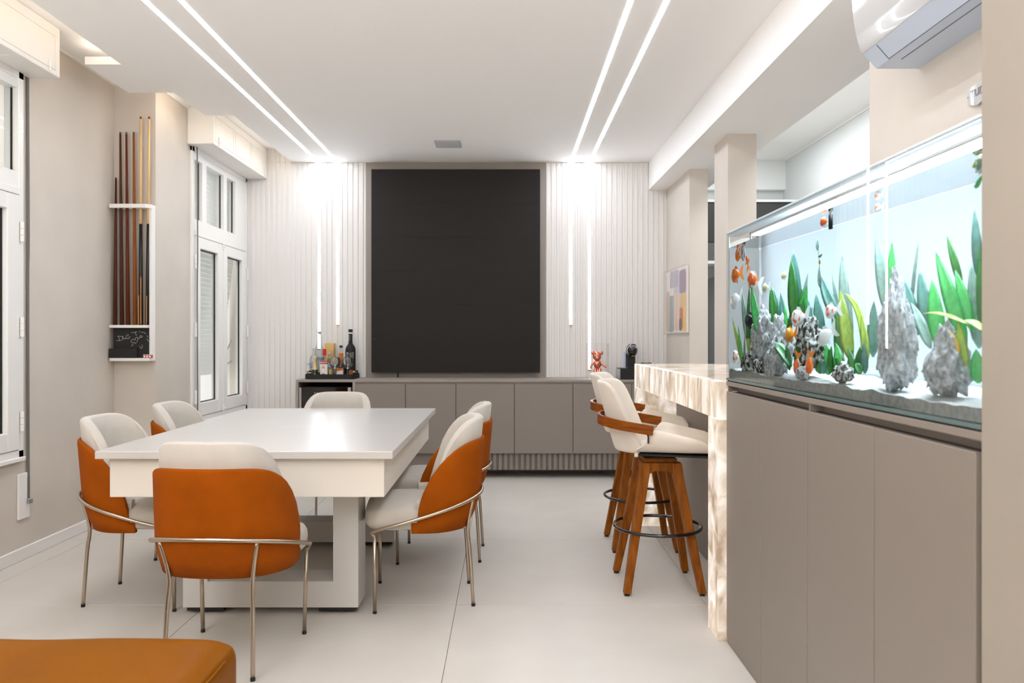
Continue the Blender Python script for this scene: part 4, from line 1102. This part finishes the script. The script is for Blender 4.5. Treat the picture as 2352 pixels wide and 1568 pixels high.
# ================================================================ AIR CONDITIONER, WALL SIGN
ac = thing('air_conditioner', 'white wall air conditioner above the aquarium', 'air conditioner', (XR, 2.4, 2.27))
ya, yb = 1.95, 2.876
prof = [(XR, 2.274), (1.373, 2.274), (1.326, 2.327)]
front = [(1.318, 2.345), (1.303, 2.40), (1.293, 2.46), (1.287, 2.53), (1.287, 2.58), (1.298, 2.612), (1.33, 2.625), (XR, 2.625)]
o = obj('body', poly_prism(B(), prof+front, 'y', ya, yb), M['ac_under'], ac)
sh = [(1.327, 2.329)]+front[:-1]
rows = [[(x-.004, y, z) for x, z in sh]+[(1.34, y, 2.628), (1.34, y, 2.626)]+[(x, y, z) for x, z in sh[::-1]] for y in (ya-.003, yb+.003)]
o = obj('front_panel', grid(B(), rows, close_u=True, cap=True), M['ac'], ac); auto_smooth(o, 30)
M['gap'] = mat('dark_gap', (88, 96, 108), .8)
def face_pt(f): return (1.373+(1.326-1.373)*f, 2.274+(2.327-2.274)*f)
for (a, b_, q0, q1) in ((ya, yb-.10, .02, .055),):
    (xa, za), (xb, zb_) = face_pt(q0), face_pt(q1)
    obj('louvre_gap', poly_prism(B(), [(xa-.001, za-.001), (xb-.001, zb_-.001), (xb+.002, zb_+.002), (xa+.002, za+.002)], 'y', a, b_), M['gap'], ac)
(xa, za), (xb, zb_) = face_pt(.02), face_pt(.98)
obj('louvre_gap', poly_prism(B(), [(xa-.001, za-.001), (xb-.001, zb_-.001), (xb+.002, zb_+.002), (xa+.002, za+.002)], 'y', yb-.100, yb-.0975), M['gap'], ac)
obj('vent_slot', bx(1.414, 1.418, ya, yb-.10, 2.2732, 2.275), M['gap'], ac)
sg = thing('wall_sign', 'small wavy white metal sign with writing on the wall above the aquarium', 'sign', (XR, 2.45, 2.04))
y1s, y0s = 2.557, 2.30
rows = []
for k in range(13):
    y = y0s+(y1s-y0s)*k/12
    d = .012+.004*math.sin(k*.9)
    zb_ = 2.034+.008*math.sin(k*1.1+1); zt_ = 2.094-.006*(k == 12)
    rows.append([(XR-d, y, zb_), (XR-d, y, zt_), (XR-d+.003, y, zt_), (XR-d+.003, y, zb_)])
obj('plate', grid(B(), rows, close_u=True, cap=True), M['ac'], sg)
obj('standoff', bx(XR-.012, XR-.0005, 2.33, 2.345, 2.055, 2.075), M['silver'], sg); obj('standoff', bx(XR-.012, XR-.0005, 2.51, 2.525, 2.055, 2.075), M['silver'], sg)
FACE_LEFT = Matrix.Rotation(-PI/2, 4, 'Z') @ Matrix.Rotation(PI/2, 4, 'X')
text('writing', '- TUDO', .034, (XR-.0175, y1s-.012, 2.066), FACE_LEFT, mat('grey_print', (120, 118, 120), .6), sg, align='LEFT')
# ================================================================ AQUARIUM
AX, AB, YA0, YA1 = .922, 1.345, 1.506, 3.25      # front glass, back pane, near and far ends
AZ0, AZ1, WL = 1.0965, 1.707, 1.650               # foot of the glass, rim, water level
aq_t = thing('aquarium', 'long glass aquarium with white back on the taupe cabinets', 'aquarium', (1.13, 2.4, 1.094))
obj('base_mat', bx(AX+.004, AB-.004, YA0+.004, YA1-.004, 1.0942, 1.099), M['matte_black'], aq_t)
obj('bottom_pane', bx(AX, AB, YA0, YA1, 1.0992, 1.108), mat('green_glass_edge', (84, 104, 104), .15), aq_t)
obj('front_pane', bx(AX, AX+.008, YA0, YA1, 1.1082, AZ1), M['tank_glass'], aq_t)
obj('end_pane', bx(AX+.0082, AB-.0082, YA1-.008, YA1, 1.1082, AZ1), M['glass'], aq_t)
obj('end_pane', bx(AX+.0082, AB-.0082, YA0, YA0+.008, 1.1082, AZ1), M['glass'], aq_t)
M['tank_back'] = mat('tank_back_film', (224, 231, 238), .6)   # frosted film; an even glow put into the material to brighten it
_bs = M['tank_back'].node_tree.nodes['Principled BSDF']; _bs.inputs['Emission Color'].default_value = (.82, .91, 1, 1); _bs.inputs['Emission Strength'].default_value = .09
obj('back_pane', bx(AB-.008, AB, YA0, YA1, 1.1082, AZ1), M['tank_back'], aq_t)
M['rim'] = mat('polished_rim', (214, 226, 236), .2)
obj('rim_strip', bx(AX-.002, AX+.012, YA0, YA1, AZ1+.0002, AZ1+.006, .002, 1), M['rim'], aq_t)
obj('brace', bx(AX+.0085, AX+.05, YA0+.01, YA1-.01, AZ1-.010, AZ1-.001), M['rim'], aq_t)
obj('corner_joint', bx(AX+.0085, AX+.0125, YA1-.0125, YA1-.0085, 1.109, AZ1-.011), M['rim'], aq_t)
lamp = thing('aquarium_lamp', 'slim white light bar under the rim along the aquarium top', 'lamp', (1.16, 2.4, 1.69))
obj('housing', bx(1.00, 1.32, YA0+.06, YA1-.06, 1.700, 1.716, .003, 1), M['ac'], lamp)
obj('diffuser', bx(1.01, 1.31, YA0+.07, YA1-.07, 1.694, 1.6998), M['tank_led'], lamp)
# water: refracting sides and bottom, mirror-like surface
b = bx(AX+.0085, AB-.0085, YA0+.0085, YA1-.0085, 1.1085, WL)
wtr = obj('water', b, None, aq_t, mats=[M['water'], M['water_top']])
for p in wtr.data.polygons:
    if p.normal.z > .9: p.material_index = 1
def aq(px, py, d):
    """real place of what the photograph shows at (px, py), d behind the front glass, seen through water"""
    D0 = AX*F/(px-VX); z0 = H-(py-VY)*D0/F
    v = Vector((AX, D0, z0-H)).normalized(); ty_, tz_ = v.y/1.333, v.z/1.333; n = math.sqrt(1-ty_*ty_-tz_*tz_)
    d = min(d, max(.025, (YA1-.03-D0)*n/ty_))
    return Vector((AX+.0085+d, D0+d*ty_/n, z0+d*tz_/n))
def vpp(px): return AX/(px-VX)                             # metres per picture pixel, upright
def hpp(px): return AX*F/(px-VX)**2/1.39                   # and along the length of the tank, slantwise
# sand
M['sand'] = mat('white_sand', (214, 214, 212), .95, var=.10, scale=90, bump=.6, bscale=260)
M['soil'] = mat('grey_gravel', (150, 150, 146), .95, var=.22, scale=60, bump=.6, bscale=200)
def sand_z(x, y):
    return 1.142+.010*mnoise.noise(Vector((x*9, y*7, 0)))+.006*mnoise.noise(Vector((x*25, y*22, 3)))+.05*max(0, (x-1.0))
rows = []; nx_, ny_ = 18, 90
for i in range(nx_+1):
    x = AX+.0125+(AB-AX-.026)*i/nx_
    rows.append([(x, YA0+.012+(YA1-YA0-.026)*j/ny_, sand_z(x, YA0+.012+(YA1-YA0-.026)*j/ny_)) for j in range(ny_+1)])
b = B(); vs = [[b.verts.new(p) for p in r] for r in rows]
lo = [[b.verts.new((p[0], p[1], 1.110)) for p in r] for r in rows]
for i in range(nx_):
    for j in range(ny_):
        b.faces.new((vs[i][j], vs[i+1][j], vs[i+1][j+1], vs[i][j+1])); b.faces.new((lo[i][j], lo[i][j+1], lo[i+1][j+1], lo[i+1][j]))
for j in range(ny_):
    b.faces.new((vs[0][j], vs[0][j+1], lo[0][j+1], lo[0][j])); b.faces.new((vs[-1][j], lo[-1][j], lo[-1][j+1], vs[-1][j+1]))
for i in range(nx_):
    b.faces.new((vs[i][0], lo[i][0], lo[i+1][0], vs[i+1][0])); b.faces.new((vs[i][-1], vs[i+1][-1], lo[i+1][-1], lo[i][-1]))
sd = obj('sand_bed', b, None, None, mats=[M['sand'], M['soil']], smooth=True); sd['kind'] = 'stuff'; tag(sd, 'white sand over grey gravel on the aquarium floor', 'sand')
for p in sd.data.polygons:
    if abs(p.normal.z) < .3: p.material_index = 1; p.use_smooth = False
# rocks
M['rock_grey'] = mat('pale_lava_rock', (172, 174, 176), .95, var=.5, scale=70, bump=1.0, bscale=130, detail=8)
M['rock_dark'] = mat('speckled_lava_rock', (92, 88, 80), .95, var=.85, scale=55, bump=1.0, bscale=130, detail=8)
_r = [n for n in M['rock_dark'].node_tree.nodes if n.type == 'VALTORGB'][0].color_ramp
_r.elements[0].position = .44; _r.elements[1].position = .60
_r.elements[0].color = (*lin((58, 54, 46)), 1); _r.elements[1].color = (*lin((200, 203, 200)), 1)
M['pebble'] = mat('white_pebble', (208, 210, 214), .8, var=.08, scale=40)
def rock(label, x0, x1, y0, y1, d, m, seed, taper=.35, group='rocks in the aquarium'):
    top = aq((x0+x1)/2, y0, d); bot = aq((x0+x1)/2, y1, d)
    w = (x1-x0)/2*hpp((x0+x1)/2)*1.35
    c = (top+bot)/2; hz = max(.015, (top.z-bot.z)/2+.006)
    b = B(); bmesh.ops.create_icosphere(b, subdivisions=5, radius=1)
    for v in b.verts:
        p = v.co.copy()
        k = 1+.30*mnoise.noise(p*1.7+Vector((seed, 0, 0)))+.20*mnoise.noise(p*4.5+Vector((0, seed, 0)))+.13*mnoise.noise(p*11+Vector((0, 0, seed)))+.10*mnoise.noise(p*22)
        tp = 1-taper*(p.z*.5+.5)
        v.co = Vector((p.x*k*min(w, .085)*tp, p.y*k*w*tp, p.z*k*hz))+c
        v.co.x = max(AX+.016, min(AB-.014, v.co.x)); v.co.z = max(v.co.z, 1.125)
        v.co.y = min(YA1-.014, max(YA0+.014, v.co.y))
    o = obj('rock', b, m, None, smooth=True); tag(o, label, 'rock', group)
    return o
rock('broad pale grey lava rock at the bar end of the aquarium, behind the black fish', 1720, 1776, 715, 835, .12, M['rock_grey'], 1)
rock('grey lava rock leaning behind the yellow-orange fish', 1764, 1812, 730, 842, .15, M['rock_grey'], 5)
rock('pointed pale rock at the front, left of the two bright orange fish', 1744, 1802, 787, 860, .05, M['rock_grey'], 9, .75)
rock('dark rock speckled with white behind the white red-marked fish', 1816, 1888, 732, 838, .12, M['rock_dark'], 14, .45)
rock('small dark stone at the bar-end corner of the aquarium', 1700, 1724, 815, 853, .05, M['rock_dark'], 18)
rock('small rounded stone beside the white pebble', 1722, 1748, 826, 858, .05, M['rock_dark'], 22)
rock('small grey stone between the two bright orange fish on the sand', 1824, 1848, 845, 868, .04, M['rock_grey'], 25)
rock('tallest pale rock in the middle of the aquarium, slim at its top', 1996, 2104, 640, 870, .13, M['rock_grey'], 31, .72)
rock('speckled pale rock near the near end of the aquarium', 2112, 2222, 752, 905, .10, M['rock_grey'], 43, .62)
rock('low grey stone in front of the dark leaves', 1908, 1950, 838, 872, .06, M['rock_dark'], 47)
rock('white pebble on the sand near the bar end', 1721, 1735, 838, 850, .035, M['pebble'], 50, .1)
rock('small white pebble in front of the pointed rock', 1758, 1768, 834, 848, .032, M['pebble'], 53, .1)
# plants
def leafmat(n, c1): return mat(n, c1, .45, var=.22, scale=60, coat=.2)
M['leaf_deep'] = leafmat('leaf_deep_green', (22, 112, 24)); M['leaf_fresh'] = leafmat('leaf_fresh_green', (60, 176, 84)); M['leaf_blue'] = leafmat('leaf_blue_green', (70, 122, 112))
M['leaf_lime'] = leafmat('leaf_lime', (150, 182, 52)); M['leaf_grey'] = leafmat('leaf_grey_green', (122, 152, 142)); M['leaf_yellow'] = leafmat('leaf_yellow', (196, 160, 60))
def leaf(parent, bpx, bpy_, tpx, tpy, w, mk, d, bow=0.0):
    p0 = aq(bpx, bpy_, d); p1 = aq(tpx, tpy, d)
    if p0.z < 1.13: p0.z = 1.13
    L = (p1-p0).length; ax = (p1-p0).normalized()
    W_ = w*hpp((bpx+tpx)/2)*.95
    side = Vector((-.55, .83, 0)); side = (side-ax*side.dot(ax)).normalized(); nrm = ax.cross(side)
    rows = []; n = 9
    for k in range(n+1):
        f = k/n
        ww = W_*.5*(max(0, math.sin(PI*min(1, f**.75*.98+.02)))**.8) + .0016*(1-f)
        c = p0+ax*L*f+nrm*(L*.08*math.sin(PI*f))+side*(bow*L*math.sin(PI*f))
        c.x = max(AX+.020+ww*.6, min(AB-.02-ww*.6, c.x)); c.y = min(c.y, YA1-.016-ww*.8); c.z = min(c.z, WL-.006)
        e = .0009
        rows.append([c-side*ww+nrm*ww*.18, c-side*ww*.45+nrm*e, c+nrm*(e-ww*.12), c+side*ww*.45+nrm*e, c+side*ww+nrm*ww*.18, c+side*ww*.45-nrm*e, c-nrm*(e+ww*.12), c-side*ww*.45-nrm*e])
    return obj('leaf', grid(B(), rows, close_u=True, cap=True), M[mk], parent, smooth=True)
def plant(label, leaves, bpx, bpy_, d):
    t = thing('aquarium_plant', label, 'plant', aq(bpx, bpy_, d), 0, 'plants in the aquarium')
    for l in leaves:
        b0, b1, t0, t1, w, mk = l[:6]
        leaf(t, b0, b1, t0, t1, w, mk, l[6] if len(l) > 6 else d, l[7] if len(l) > 7 else 0)
plant('thin grassy plant at the bar-end corner of the aquarium', [(1703, 845, 1677, 728, 7, 'leaf_lime'), (1703, 845, 1690, 745, 6, 'leaf_fresh'), (1705, 845, 1706, 765, 5, 'leaf_grey'), (1706, 850, 1695, 790, 6, 'leaf_lime')], 1703, 845, .04)
plant('tall plant with one dark and one fresh leaf behind the black fish', [(1714, 800, 1716, 656, 10, 'leaf_deep'), (1738, 770, 1720, 657, 17, 'leaf_fresh'), (1714, 790, 1699, 670, 12, 'leaf_grey'), (1716, 815, 1712, 740, 8, 'leaf_lime')], 1714, 810, .07)
plant('broad-leaved plant just beyond the big pale lava rock', [(1777, 760, 1765, 655, 20, 'leaf_deep', .16), (1786, 760, 1770, 660, 22, 'leaf_blue', .22), (1800, 770, 1787, 670, 16, 'leaf_blue', .20), (1806, 790, 1797, 700, 12, 'leaf_fresh'), (1806, 780, 1812, 708, 12, 'leaf_deep', .13)], 1784, 800, .15)
plant('tallest upright plant with a deep green and a blue-green leaf', [(1822, 750, 1811, 596, 27, 'leaf_deep', .14), (1824, 750, 1817, 570, 34, 'leaf_blue', .22), (1830, 750, 1848, 655, 22, 'leaf_fresh', .15), (1832, 740, 1850, 625, 12, 'leaf_grey', .24), (1834, 760, 1836, 662, 18, 'leaf_deep', .14)], 1824, 790, .15)
plant('blue-green plant behind the white fish', [(1882, 790, 1868, 672, 27, 'leaf_blue', .20), (1866, 770, 1846, 680, 20, 'leaf_blue', .24), (1872, 770, 1859, 700, 10, 'leaf_grey', .24)], 1876, 800, .2)
plant('plant with a long leaf leaning across behind the red-marked fish', [(1925, 745, 1875, 624, 26, 'leaf_blue', .18, .05), (1922, 800, 1904, 690, 18, 'leaf_deep', .14), (1920, 720, 1904, 622, 8, 'leaf_grey', .22), (1926, 840, 1912, 730, 22, 'leaf_deep', .12)], 1924, 820, .16)
plant('lime green plant with a wide split leaf near the reflected light lines', [(1946, 810, 1926, 584, 32, 'leaf_grey', .22), (1948, 830, 1922, 665, 32, 'leaf_lime', .14), (1975, 790, 1932, 672, 16, 'leaf_lime', .14, -.14), (1985, 830, 1972, 722, 20, 'leaf_lime', .14)], 1950, 840, .15)
plant('two tall leaves rising behind the tallest rock', [(2030, 720, 2005, 535, 30, 'leaf_grey', .24), (2040, 700, 2041, 556, 26, 'leaf_fresh', .22), (1998, 820, 2000, 690, 30, 'leaf_blue', .22)], 2035, 800, .22)
plant('grey-green plant with broad leaves and one slim tall leaf', [(2100, 770, 2068, 640, 34, 'leaf_blue', .22), (2085, 700, 2102, 552, 9, 'leaf_grey', .24), (2125, 770, 2104, 618, 36, 'leaf_blue', .24), (2150, 800, 2132, 640, 44, 'leaf_fresh', .21), (2130, 800, 2085, 695, 26, 'leaf_grey', .2)], 2120, 820, .22)
plant('tall green plant at the near end of the aquarium', [(2210, 800, 2140, 578, 40, 'leaf_fresh', .16), (2200, 660, 2166, 540, 20, 'leaf_deep', .20), (2225, 760, 2185, 620, 32, 'leaf_fresh', .18), (2240, 800, 2222, 600, 44, 'leaf_grey', .24), (2240, 640, 2229, 480, 28, 'leaf_blue', .22), (2245, 760, 2240, 560, 20, 'leaf_deep', .2)], 2215, 820, .18)
plant('low plant with lime and yellow leaves in front of the near-end rock', [(2215, 745, 2112, 720, 18, 'leaf_lime', .12, .08), (2195, 815, 2156, 748, 22, 'leaf_yellow', .09), (2210, 840, 2190, 735, 26, 'leaf_lime', .11), (2250, 760, 2205, 735, 22, 'leaf_lime', .11), (2238, 880, 2232, 800, 40, 'leaf_fresh', .08)], 2205, 860, .1)
plant('dark green leaf lying in front of the leaning rock', [(1812, 842, 1768, 786, 22, 'leaf_deep', .05), (1808, 850, 1800, 790, 12, 'leaf_deep', .06), (1822, 840, 1834, 775, 16, 'leaf_deep', .07)], 1812, 845, .05)
rp = random.Random(11)
bush = []
for k in range(16):
    bx_ = 1875+k*7.2+rp.uniform(-5, 5)
    bush.append((bx_, 858, bx_+rp.uniform(-22, 22), rp.uniform(785, 835), rp.uniform(14, 24), rp.choice(['leaf_deep', 'leaf_deep', 'leaf_blue', 'leaf_fresh']), .07+rp.uniform(0, .06)))
plant('bushy dark green plant low on the sand beyond the white fish', bush, 1920, 858, .1)
b = B()
o = thing('floating_sprig', 'floating sprig with a bright green leaf at the near end under the rim', 'plant', aq(2236, 380, .08))
leaf(o, 2230, 432, 2247, 400, 12, 'leaf_fresh', .08); leaf(o, 2232, 390, 2250, 360, 14, 'leaf_grey', .08); leaf(o, 2225, 385, 2252, 345, 12, 'leaf_lime', .09)
# fish
def fmat(n, a, b_, scale, pos, rough=.35):
    m, nt, bs = _mat(n)
    tc = nt.nodes.new('ShaderNodeTexCoord'); no = nt.nodes.new('ShaderNodeTexNoise'); no.inputs['Scale'].default_value = scale; no.inputs['Detail'].default_value = 1
    r = nt.nodes.new('ShaderNodeValToRGB'); r.color_ramp.elements[0].position = pos-.03; r.color_ramp.elements[1].position = pos+.03
    r.color_ramp.elements[0].color = (*lin(a), 1); r.color_ramp.elements[1].color = (*lin(b_), 1)
    nt.links.new(tc.outputs['Object'], no.inputs['Vector']); nt.links.new(no.outputs['Fac'], r.inputs[0]); nt.links.new(r.outputs[0], bs.inputs['Base Color'])
    bs.inputs['Roughness'].default_value = rough; bs.inputs['Coat Weight'].default_value = .3
    return m
M['f_orange'] = fmat('fish_orange', (228, 100, 10), (236, 136, 30), 30, .5); M['f_white'] = fmat('fish_white', (240, 238, 238), (246, 244, 242), 20, .5)
M['f_koi'] = fmat('fish_white_red', (236, 90, 40), (244, 242, 242), 26, .40); M['f_black'] = fmat('fish_black', (24, 24, 28), (40, 40, 44), 20, .5)
M['f_yellow'] = fmat('fish_amber', (236, 150, 24), (240, 166, 44), 20, .5); M['f_calico'] = fmat('fish_orange_white', (226, 96, 16), (240, 236, 230), 24, .55)
M['f_pied'] = fmat('fish_black_white', (30, 32, 40), (226, 230, 236), 22, .5); M['f_olive'] = fmat('fish_olive', (176, 168, 120), (228, 228, 220), 40, .5)
M['fin_white'] = mat('fin_white', (232, 234, 238), .4); M['fin_orange'] = mat('fin_orange', (232, 128, 44), .4); M['fin_black'] = mat('fin_black', (34, 34, 38), .4)
def make_fish(label, px, py, size, mk, fk, yaw=150, pitch=0, d=.06, deep=.44):
    L = size*vpp(px)*1.15 if abs(pitch) > 60 else min(.125, size*hpp(px)*.95)
    p = aq(px, py, d); p.y = min(p.y, YA1-.02-L*.35); p.x = max(p.x, AX+.022+L*.2); p.z = min(max(p.z, 1.152+L*.36), WL-.01-L*.2)
    t = thing('goldfish', label, 'fish', p, 0, 'goldfish in the aquarium')
    t.matrix_basis = Matrix.Translation(p) @ Matrix.Rotation(A(yaw), 4, 'Z') @ Matrix.Rotation(A(pitch), 4, 'Y')
    rows = []; n = 10
    for k in range(n+1):
        f = k/n; x = L*(.42-.78*f)
        hz = L*deep*max(0, math.sin(PI*min(1, f**.72*.93+.04)))**.8*.62+L*.012
        wy = hz*.62
        rows.append([(x, wy*math.cos(2*PI*j/12), hz*math.sin(2*PI*j/12)+.01*L*math.sin(PI*f)) for j in range(12)])
    obj('body', grid(B(), rows, close_u=True, cap=True), M[mk], t, smooth=True, local=True)
    def fin(name, pts, th=.012):
        b = B(); poly_prism(b, [(x*L, z*L) for x, z in pts], 'y', -th*L, th*L); return obj(name, b, M[fk], t, local=True)
    fin('tail_fin', [(-.33, .05), (-.52, .24), (-.70, .30), (-.60, .06), (-.56, 0), (-.60, -.10), (-.72, -.32), (-.50, -.24), (-.33, -.05)])
    fin('dorsal_fin', [(.12, .17), (.05, .36), (-.12, .32), (-.24, .12)])
    fin('belly_fin', [(.02, -.18), (-.06, -.36), (-.14, -.30), (-.12, -.16)])
    for s in (-1, 1):
        b = B(); ellipsoid(b, (L*.31, s*L*.085, L*.05), L*.032, L*.02, L*.032, 8, 6); obj('eye', b, M['black'], t, smooth=True, local=True)
    return t
make_fish('orange fish high at the bar end, just under the pied one', 1692, 577, 24, 'f_orange', 'fin_orange', 105, 30)
make_fish('black and white fish at the bar end just under the water surface', 1703, 562, 26, 'f_pied', 'fin_black', 60, 50, .05)
make_fish('red and white fish touching the surface at the bar end', 1694, 552, 14, 'f_koi', 'fin_white', 130, 60, .04)
make_fish('slim orange fish swimming downwards with a small tail at the bar end', 1711, 600, 30, 'f_orange', 'fin_orange', 145, -70, .06, .26)
make_fish('plump orange fish in the bar-end corner, half way up the tank', 1684, 632, 26, 'f_orange', 'fin_orange', 150, 8, .05, .44)
make_fish('orange and white fish above the tall fresh green leaf', 1725, 645, 34, 'f_calico', 'fin_white', 145, -15, .08)
make_fish('small silvery olive fish above the broad pale rock', 1753, 661, 18, 'f_olive', 'fin_white', 145, 10, .12)
make_fish('small pale fish half hidden by the tallest deep green leaf', 1796, 633, 18, 'f_olive', 'fin_white', 125, 0, .2)
make_fish('white fish low in the bar-end corner below the plump orange one', 1681, 690, 28, 'f_white', 'fin_white', 145, 15, .04)
make_fish('black fish in front of the broad pale rock', 1717, 736, 27, 'f_black', 'fin_black', 140, 0, .04, .42)
make_fish('white fish with red back near the sand at the bar end', 1686, 820, 24, 'f_koi', 'fin_white', 145, 0, .035)
make_fish('big white fish with red marks above the speckled dark rock', 1828, 730, 42, 'f_koi', 'fin_white', 140, 8, .06, .42)
make_fish('yellow-orange fish seen head on beside the speckled rock', 1809, 769, 32, 'f_yellow', 'fin_orange', 170, 5, .06, .46)
make_fish('bright orange fish diving to the sand, with white patches', 1825, 840, 46, 'f_calico', 'fin_orange', 140, 82, .035, .46)
make_fish('bright orange fish diving to the sand beside its patched twin', 1853, 838, 46, 'f_orange', 'fin_orange', 140, 80, .035, .46)
make_fish('white fish with red head mark at the long leaning leaf', 1903, 715, 38, 'f_koi', 'fin_white', 145, 10, .07, .42)
make_fish('plain white fish with long tail in front of the dark leaves', 1890, 772, 44, 'f_white', 'fin_white', 145, 25, .06, .42)
make_fish('round orange and white fish just under the surface in mid tank', 1886, 491, 24, 'f_calico', 'fin_white', 155, 0, .10, .44)
make_fish('pale pinkish fish under the surface between the reflected light lines', 2010, 436, 26, 'f_koi', 'fin_white', 100, 0, .2)
make_fish('white fish at the near end under the rim', 2240, 350, 50, 'f_white', 'fin_white', 20, 0, .10)
th = thing('aquarium_heater', 'black and white aquarium heater hanging under the surface in mid tank', 'heater', aq(1900, 500, .1))
p = aq(1901, 512, .1)
obj('tube', tube(B(), [p, p+Vector((0, 0, .075))], .009, 12), M['white'], th, smooth=True)
obj('guard', tube(B(), [p-Vector((0, 0, .018)), p+Vector((0, 0, .024))], .0115, 12), M['black'], th, smooth=True)
obj('clip', bx(p.x-.012, p.x+.012, p.y-.006, p.y+.006, p.z+.045, p.z+.055), M['black'], th)
sl = thing('floating_plant', 'thin hanging stem with small leaves in mid tank', 'plant', aq(1873, 600, .15))
p0, p1 = aq(1872, 552, .15), aq(1878, 650, .15)
obj('stem', tube(B(), [p0, p1], .0016, 6), M['leaf_grey'], sl)
leaf(sl, 1872, 575, 1870, 550, 7, 'leaf_grey', .15); leaf(sl, 1873, 590, 1882, 582, 6, 'leaf_grey', .15); leaf(sl, 1875, 606, 1877, 596, 5, 'leaf_yellow', .15); leaf(sl, 1877, 660, 1875, 612, 9, 'leaf_grey', .15)
